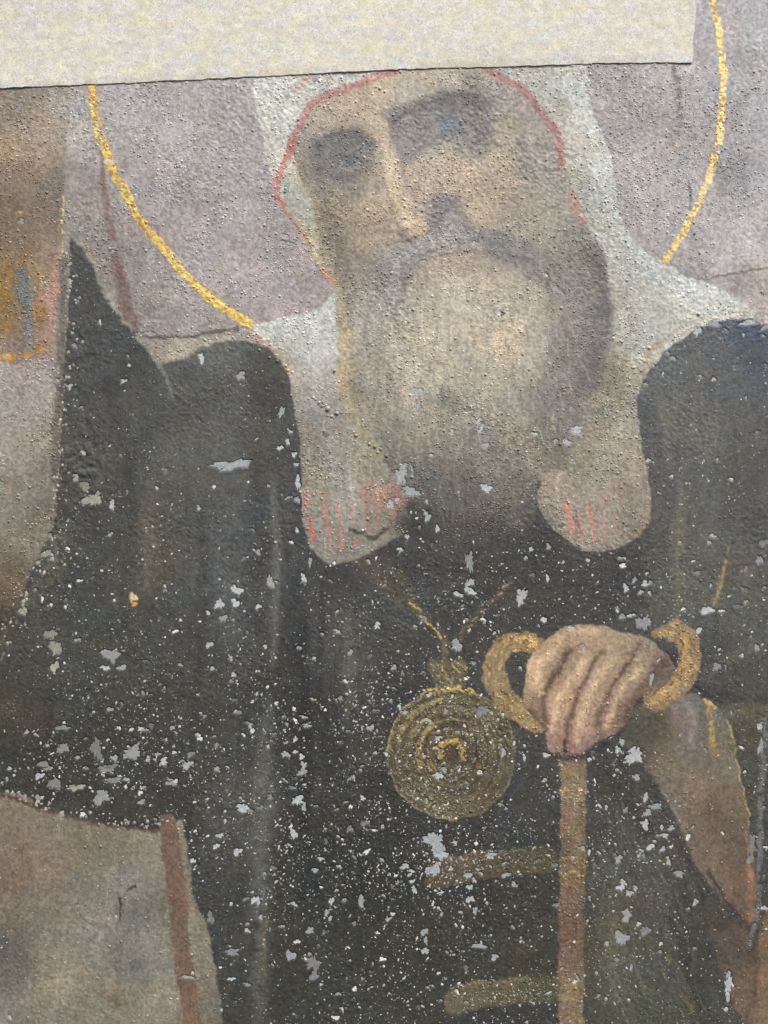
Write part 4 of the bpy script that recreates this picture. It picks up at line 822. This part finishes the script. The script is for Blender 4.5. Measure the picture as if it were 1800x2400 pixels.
# ================================================================ materials
def nodes(name):
    m = bpy.data.materials.new(name); m.use_nodes = True
    return m, m.node_tree, m.node_tree.nodes['Principled BSDF']
def ramp(t, src, lo, hi, a, b):
    n = t.nodes.new('ShaderNodeMapRange'); t.links.new(src, n.inputs[0])
    for i, v in zip((1, 2, 3, 4), (lo, hi, a, b)): n.inputs[i].default_value = v
    return n.outputs[0]
def tex_noise(t, sc, det=3, rough=.6, scale=(1, 1, 1), dist=0):
    co = t.nodes.new('ShaderNodeTexCoord'); mp = t.nodes.new('ShaderNodeMapping'); t.links.new(co.outputs['Object'], mp.inputs[0]); mp.inputs['Scale'].default_value = scale
    n = t.nodes.new('ShaderNodeTexNoise'); t.links.new(mp.outputs[0], n.inputs[0]); n.inputs['Scale'].default_value = sc; n.inputs['Detail'].default_value = det
    n.inputs['Roughness'].default_value = rough; n.inputs['Distortion'].default_value = dist
    return n.outputs[0]
def mul_color(t, col, fac):
    n = t.nodes.new('ShaderNodeVectorMath'); n.operation = 'SCALE'; t.links.new(col, n.inputs[0]); t.links.new(fac, n.inputs['Scale']); return n.outputs[0]

mp_, t, b = nodes('aged_oil_paint')
at = t.nodes.new('ShaderNodeAttribute'); at.attribute_name = 'paint'
g1 = ramp(t, tex_noise(t, 620, 3, .7), .25, .75, .86, 1.14)
t.links.new(mul_color(t, at.outputs['Color'], g1), b.inputs['Base Color'])
al = t.nodes.new('ShaderNodeMath'); al.operation = 'MULTIPLY'; al.inputs[1].default_value = .55; t.links.new(at.outputs['Alpha'], al.inputs[0]); t.links.new(al.outputs[0], b.inputs['Metallic'])
t.links.new(ramp(t, tex_noise(t, 260, 3, .7), .3, .7, .34, .56), b.inputs['Roughness'])
b.inputs['Specular IOR Level'].default_value = .42
bm_ = t.nodes.new('ShaderNodeBump'); bm_.inputs['Strength'].default_value = .55; bm_.inputs['Distance'].default_value = .0005
t.links.new(tex_noise(t, 900, 3, .7), bm_.inputs['Height']); t.links.new(bm_.outputs[0], b.inputs['Normal'])

mbl, t, b = nodes('blistered_paint')
at = t.nodes.new('ShaderNodeAttribute'); at.attribute_name = 'paint'; t.links.new(at.outputs['Color'], b.inputs['Base Color'])
b.inputs['Roughness'].default_value = .3; b.inputs['Specular IOR Level'].default_value = .5
mloss, t, b = nodes('bare_grey_ground')
at = t.nodes.new('ShaderNodeAttribute'); at.attribute_name = 'paint'
g1 = ramp(t, tex_noise(t, 330, 5, .8), .32, .68, .6, 1.28)
t.links.new(mul_color(t, at.outputs['Color'], g1), b.inputs['Base Color']); b.inputs['Roughness'].default_value = .55
bm_ = t.nodes.new('ShaderNodeBump'); bm_.inputs['Strength'].default_value = .8; bm_.inputs['Distance'].default_value = .0005
t.links.new(tex_noise(t, 700, 4, .7), bm_.inputs['Height']); t.links.new(bm_.outputs[0], b.inputs['Normal'])

mb, t, b = nodes('zinc_sheet_back')
t.links.new(mul_color(t, (lambda r: (setattr(r.outputs[0], 'default_value', (.22, .23, .23, 1)), r.outputs[0])[1])(t.nodes.new('ShaderNodeRGB')), ramp(t, tex_noise(t, 30, 4), .3, .7, .7, 1.2)), b.inputs['Base Color'])
b.inputs['Metallic'].default_value = .6; b.inputs['Roughness'].default_value = .5

# tissue: long pale fibres crossing a thin greyish sheet
mt, t, b = nodes('facing_tissue')
def ridge(sc, scale, dist, wd):
    n = tex_noise(t, sc, 2, .55, scale, dist)
    s_ = t.nodes.new('ShaderNodeMath'); s_.operation = 'SUBTRACT'; t.links.new(n, s_.inputs[0]); s_.inputs[1].default_value = .5
    a_ = t.nodes.new('ShaderNodeMath'); a_.operation = 'ABSOLUTE'; t.links.new(s_.outputs[0], a_.inputs[0])
    return ramp(t, a_.outputs[0], 0, wd, 1, 0)
def comb(a_, b_, op):
    n = t.nodes.new('ShaderNodeMath'); n.operation = op; t.links.new(a_, n.inputs[0]); t.links.new(b_, n.inputs[1]); return n.outputs[0]
r1 = ridge(215, (1, 1, 1), 1.6, .085); r2_ = ridge(280, (1, 1, 1.5), 2.0, .075); r3 = ridge(380, (1.3, 1, 1), 1.0, .05)
fib = comb(comb(r1, r2_, 'MAXIMUM'), r3, 'MAXIMUM')
fib = comb(fib, ramp(t, tex_noise(t, 95, 4, .65, (1, 1, 1.6)), .36, .6, .5, 1.0), 'MULTIPLY')
pat = ramp(t, tex_noise(t, 38, 4, .65, (1, 1, 2.2)), .38, .62, 0, 1)
def rgb(c):
    n = t.nodes.new('ShaderNodeRGB'); n.outputs[0].default_value = (*lin(c), 1); return n.outputs[0]
def mix(f, a_, b_):
    n = t.nodes.new('ShaderNodeMix'); n.data_type = 'RGBA'; t.links.new(f, n.inputs[0]); t.links.new(a_, n.inputs[6]); t.links.new(b_, n.inputs[7]); return n.outputs[2]
sheet = mix(pat, rgb((188,187,182)), rgb((204,197,173)))
fibc = mix(pat, rgb((253,253,250)), rgb((254,250,228)))
f2 = t.nodes.new('ShaderNodeMath'); f2.operation = 'MULTIPLY'; t.links.new(fib, f2.inputs[0]); f2.inputs[1].default_value = 1
t.links.new(mix(f2.outputs[0], sheet, fibc), b.inputs['Base Color']); b.inputs['Roughness'].default_value = .6; b.inputs['Specular IOR Level'].default_value = .3
bm_ = t.nodes.new('ShaderNodeBump'); bm_.inputs['Strength'].default_value = .35; bm_.inputs['Distance'].default_value = .0004
t.links.new(fib, bm_.inputs['Height']); t.links.new(bm_.outputs[0], b.inputs['Normal'])

# ================================================================ objects
coll = scene.collection
def mesh_obj(name, V, loops, starts, totals, col, mat, parent, kind=None, label=None):
    me = bpy.data.meshes.new(name)
    me.vertices.add(len(V)); me.vertices.foreach_set('co', np.ascontiguousarray(V, np.float32).ravel())
    me.loops.add(len(loops)); me.loops.foreach_set('vertex_index', np.ascontiguousarray(loops, np.int32))
    me.polygons.add(len(starts)); me.polygons.foreach_set('loop_start', np.ascontiguousarray(starts, np.int32))
    me.update(calc_edges=True)
    me.shade_smooth()
    if col is not None:
        a_ = me.color_attributes.new('paint', 'FLOAT_COLOR', 'POINT'); a_.data.foreach_set('color', np.ascontiguousarray(col, np.float32).ravel())
    me.materials.append(mat)
    o = bpy.data.objects.new(name, me); coll.objects.link(o)
    if parent: o.parent = parent; o.matrix_parent_inverse = parent.matrix_world.inverted()
    if kind: o['kind'] = kind
    if label: o['label'] = label
    return o
def poly_obj(name, V, F, col, mat, parent, **kw):
    starts = np.cumsum([0]+[len(f) for f in F])[:-1]
    return mesh_obj(name, V, [i for f in F for i in f], starts, None, col, mat, parent, **kw)
def to_world(P):
    P = np.asarray(P, np.float32)
    return np.stack([(P[:, 0]-CX)*S, -P[:, 2]*S, (CY-P[:, 1])*S], 1)      # relative to the painting's own origin

painting = bpy.data.objects.new('painted_icon', None); coll.objects.link(painting)
painting.location = (0, 0, ZC)
painting['label'] = 'blistered, flaking icon painting of a bearded monk in black cloak and white veil'
painting['category'] = 'painting'
bpy.context.view_layer.update()
def child(o): o.parent = painting; o.matrix_parent_inverse.identity(); return o

GV = to_world(np.stack([X.ravel(), Y.ravel(), H.ravel()], 1))
GC = np.concatenate([lin(COL.reshape(-1, 3)), np.clip(GOLD, 0, 1).reshape(-1, 1)], 1)
idx = np.arange(NX*NY, dtype=np.int32).reshape(NY, NX)
Q = np.stack([idx[:-1, :-1], idx[1:, :-1], idx[1:, 1:], idx[:-1, 1:]], -1).reshape(-1, 4)
fp = PART[:-1, :-1].ravel()
LAB = {'cloak': 'black cloak speckled with pale paint losses', 'white_veil': 'white veil with two rounded lappets', 'halo_ring': 'worn gold leaf ring of the halo', 'beard': 'long grey beard',
 'face': 'upturned face with deep-set eyes', 'medallion': 'round gilt medallion of concentric rings', 'hand': 'hand closed over the staff head', 'staff_handle': 'curled gilt head of the staff',
 'staff': 'brown knotted staff', 'red_fringe': 'short red strokes on the lappet ends', 'red_veil_edge': 'red line round the face', 'ochre_garment': 'ochre garment cut off by the left edge',
 'sleeve': 'brown sleeve with gilt edge', 'chain': 'fine gilt chain', 'painted_background': 'mauve-grey painted wall'}
for k, nm in enumerate(PARTS):
    f = Q[fp == k]
    if not len(f): continue
    used, inv = np.unique(f.ravel(), return_inverse=True)
    nm = nm.split('#')[0]
    o = mesh_obj(nm, GV[used], inv.ravel(), np.arange(len(f))*4, None, GC[used], mp_, None, label=LAB.get(nm))
    child(o)

# losses: the 300 largest singly, the rest together
def loss_geo(L):
    V = []; F = []; C = []; o = 0
    for _, v, f, c in L:
        V += v; F += [tuple(i+o for i in q) for q in f]; C += [c]*len(v); o += len(v)
    return to_world(V), F, np.concatenate([lin(np.clip(np.array(C), 0, 250)), np.zeros((len(C), 1), np.float32)], 1)
for L in loss_meshes[:300]:
    V, F, C = loss_geo([L]); c0 = V[0].copy()
    o = child(poly_obj('paint_loss', V-c0, F, C, mloss, None)); o.location = c0
V, F, C = loss_geo(loss_meshes[300:])
child(poly_obj('small_losses_and_glints', V, F, C, mloss, None, kind='stuff'))
# blisters
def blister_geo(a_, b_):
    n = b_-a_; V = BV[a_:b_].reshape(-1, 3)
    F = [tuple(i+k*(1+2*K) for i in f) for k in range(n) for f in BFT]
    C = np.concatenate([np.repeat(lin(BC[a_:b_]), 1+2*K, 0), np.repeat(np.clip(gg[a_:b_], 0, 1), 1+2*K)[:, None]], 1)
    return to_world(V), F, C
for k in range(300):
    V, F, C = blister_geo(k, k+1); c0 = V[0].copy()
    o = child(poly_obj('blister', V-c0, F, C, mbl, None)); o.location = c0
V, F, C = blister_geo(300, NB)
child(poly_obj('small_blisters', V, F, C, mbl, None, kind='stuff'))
# metal sheet the picture is painted on
x0, x1, y0, y1 = U0, U1, V0, V1
bxv = []
for h in (-9, -24):
    for (x, y) in ((x0, y0), (x1, y0), (x1, y1), (x0, y1)): bxv.append((x, y, h))
me = poly_obj('metal_sheet', to_world(bxv), [(0, 3, 2, 1), (4, 5, 6, 7), (0, 1, 5, 4), (1, 2, 6, 5), (2, 3, 7, 6), (3, 0, 4, 7)], None, mb, None); me.data.shade_flat(); child(me)

# --- strip of tissue stuck across the top
bx = [-380, 0, 150, 300, 450, 600, 700, 800, 900, 1000, 1080, 1200, 1300, 1400, 1500, 1622]
by = [226, 207, 202, 196, 189, 181.5, 176, 170.5, 165, 160.5, 158.5, 156.5, 154, 150.5, 149, 147.5]
tx = np.unique(np.concatenate([np.arange(-380, 0, 16), np.arange(0, 1620, 3.2), [1622]])).astype(np.float32)
s_ = np.concatenate([np.linspace(0, .5, 24), np.linspace(.52, .998, 62), [1.0]]).astype(np.float32)      # down the sheet
TX, TS = np.meshgrid(tx, s_)
bot = np.interp(TX, bx, by)+(vnoise(TX, TX*0, 17, 501)-.5)*2.2+(vnoise(TX, TX*0, 4, 502)-.5)*1.6
TYv = -370+(bot+370)*TS
right = (1632-1622)*(1-(TYv+20)/168)*((TX-1200)/422).clip(0, 1)
rg = (vnoise(TYv, TYv*0, 11, 503)-.5)*4*((TX-1560)/62).clip(0, 1)
TXX = TX+right.clip(-2, 30)+rg
lift = 3.1+(fbm(TXX, TYv, 300, 350, 1)-.5)*10+(fbm(TX, TYv, 90, 504, 2)-.5)*1.2+(vnoise(TX, TYv, 7, 505)-.5)*.45+(vnoise(TX, TYv, 22, 506)-.5)*.5
edge = np.clip((bot-TYv)/16, 0, 1); lift += (1-edge)*(1.3*np.clip(vnoise(TX, TX*0, 60, 507)*2-.9, 0, 1.2)-1.3)
nx_, ny_ = len(tx), len(s_)
top = np.stack([TXX.ravel(), TYv.ravel(), lift.ravel()], 1); und = top.copy(); und[:, 2] -= .6
ii = np.arange(nx_*ny_).reshape(ny_, nx_); q = np.stack([ii[:-1, :-1], ii[1:, :-1], ii[1:, 1:], ii[:-1, 1:]], -1).reshape(-1, 4)
M = nx_*ny_
ring = np.concatenate([ii[0, :], ii[1:, -1], ii[-1, :-1][::-1], ii[1:-1, 0][::-1]])
side = np.stack([ring, np.roll(ring, -1), np.roll(ring, -1)+M, ring+M], 1)
allq = np.concatenate([q, (q+M)[:, ::-1], side])
P = to_world(np.concatenate([top, und]))
tis = mesh_obj('tissue_strip', P, allq.ravel(), np.arange(len(allq))*4, None, None, mt, None)
tis.location = (0, 0, ZC)
tis['label'] = 'cream fibrous tissue paper strip covering the top of the painted icon'
tis['category'] = 'paper'
print('grid', NX, NY, 'losses', len(losses), 'blisters', NB)
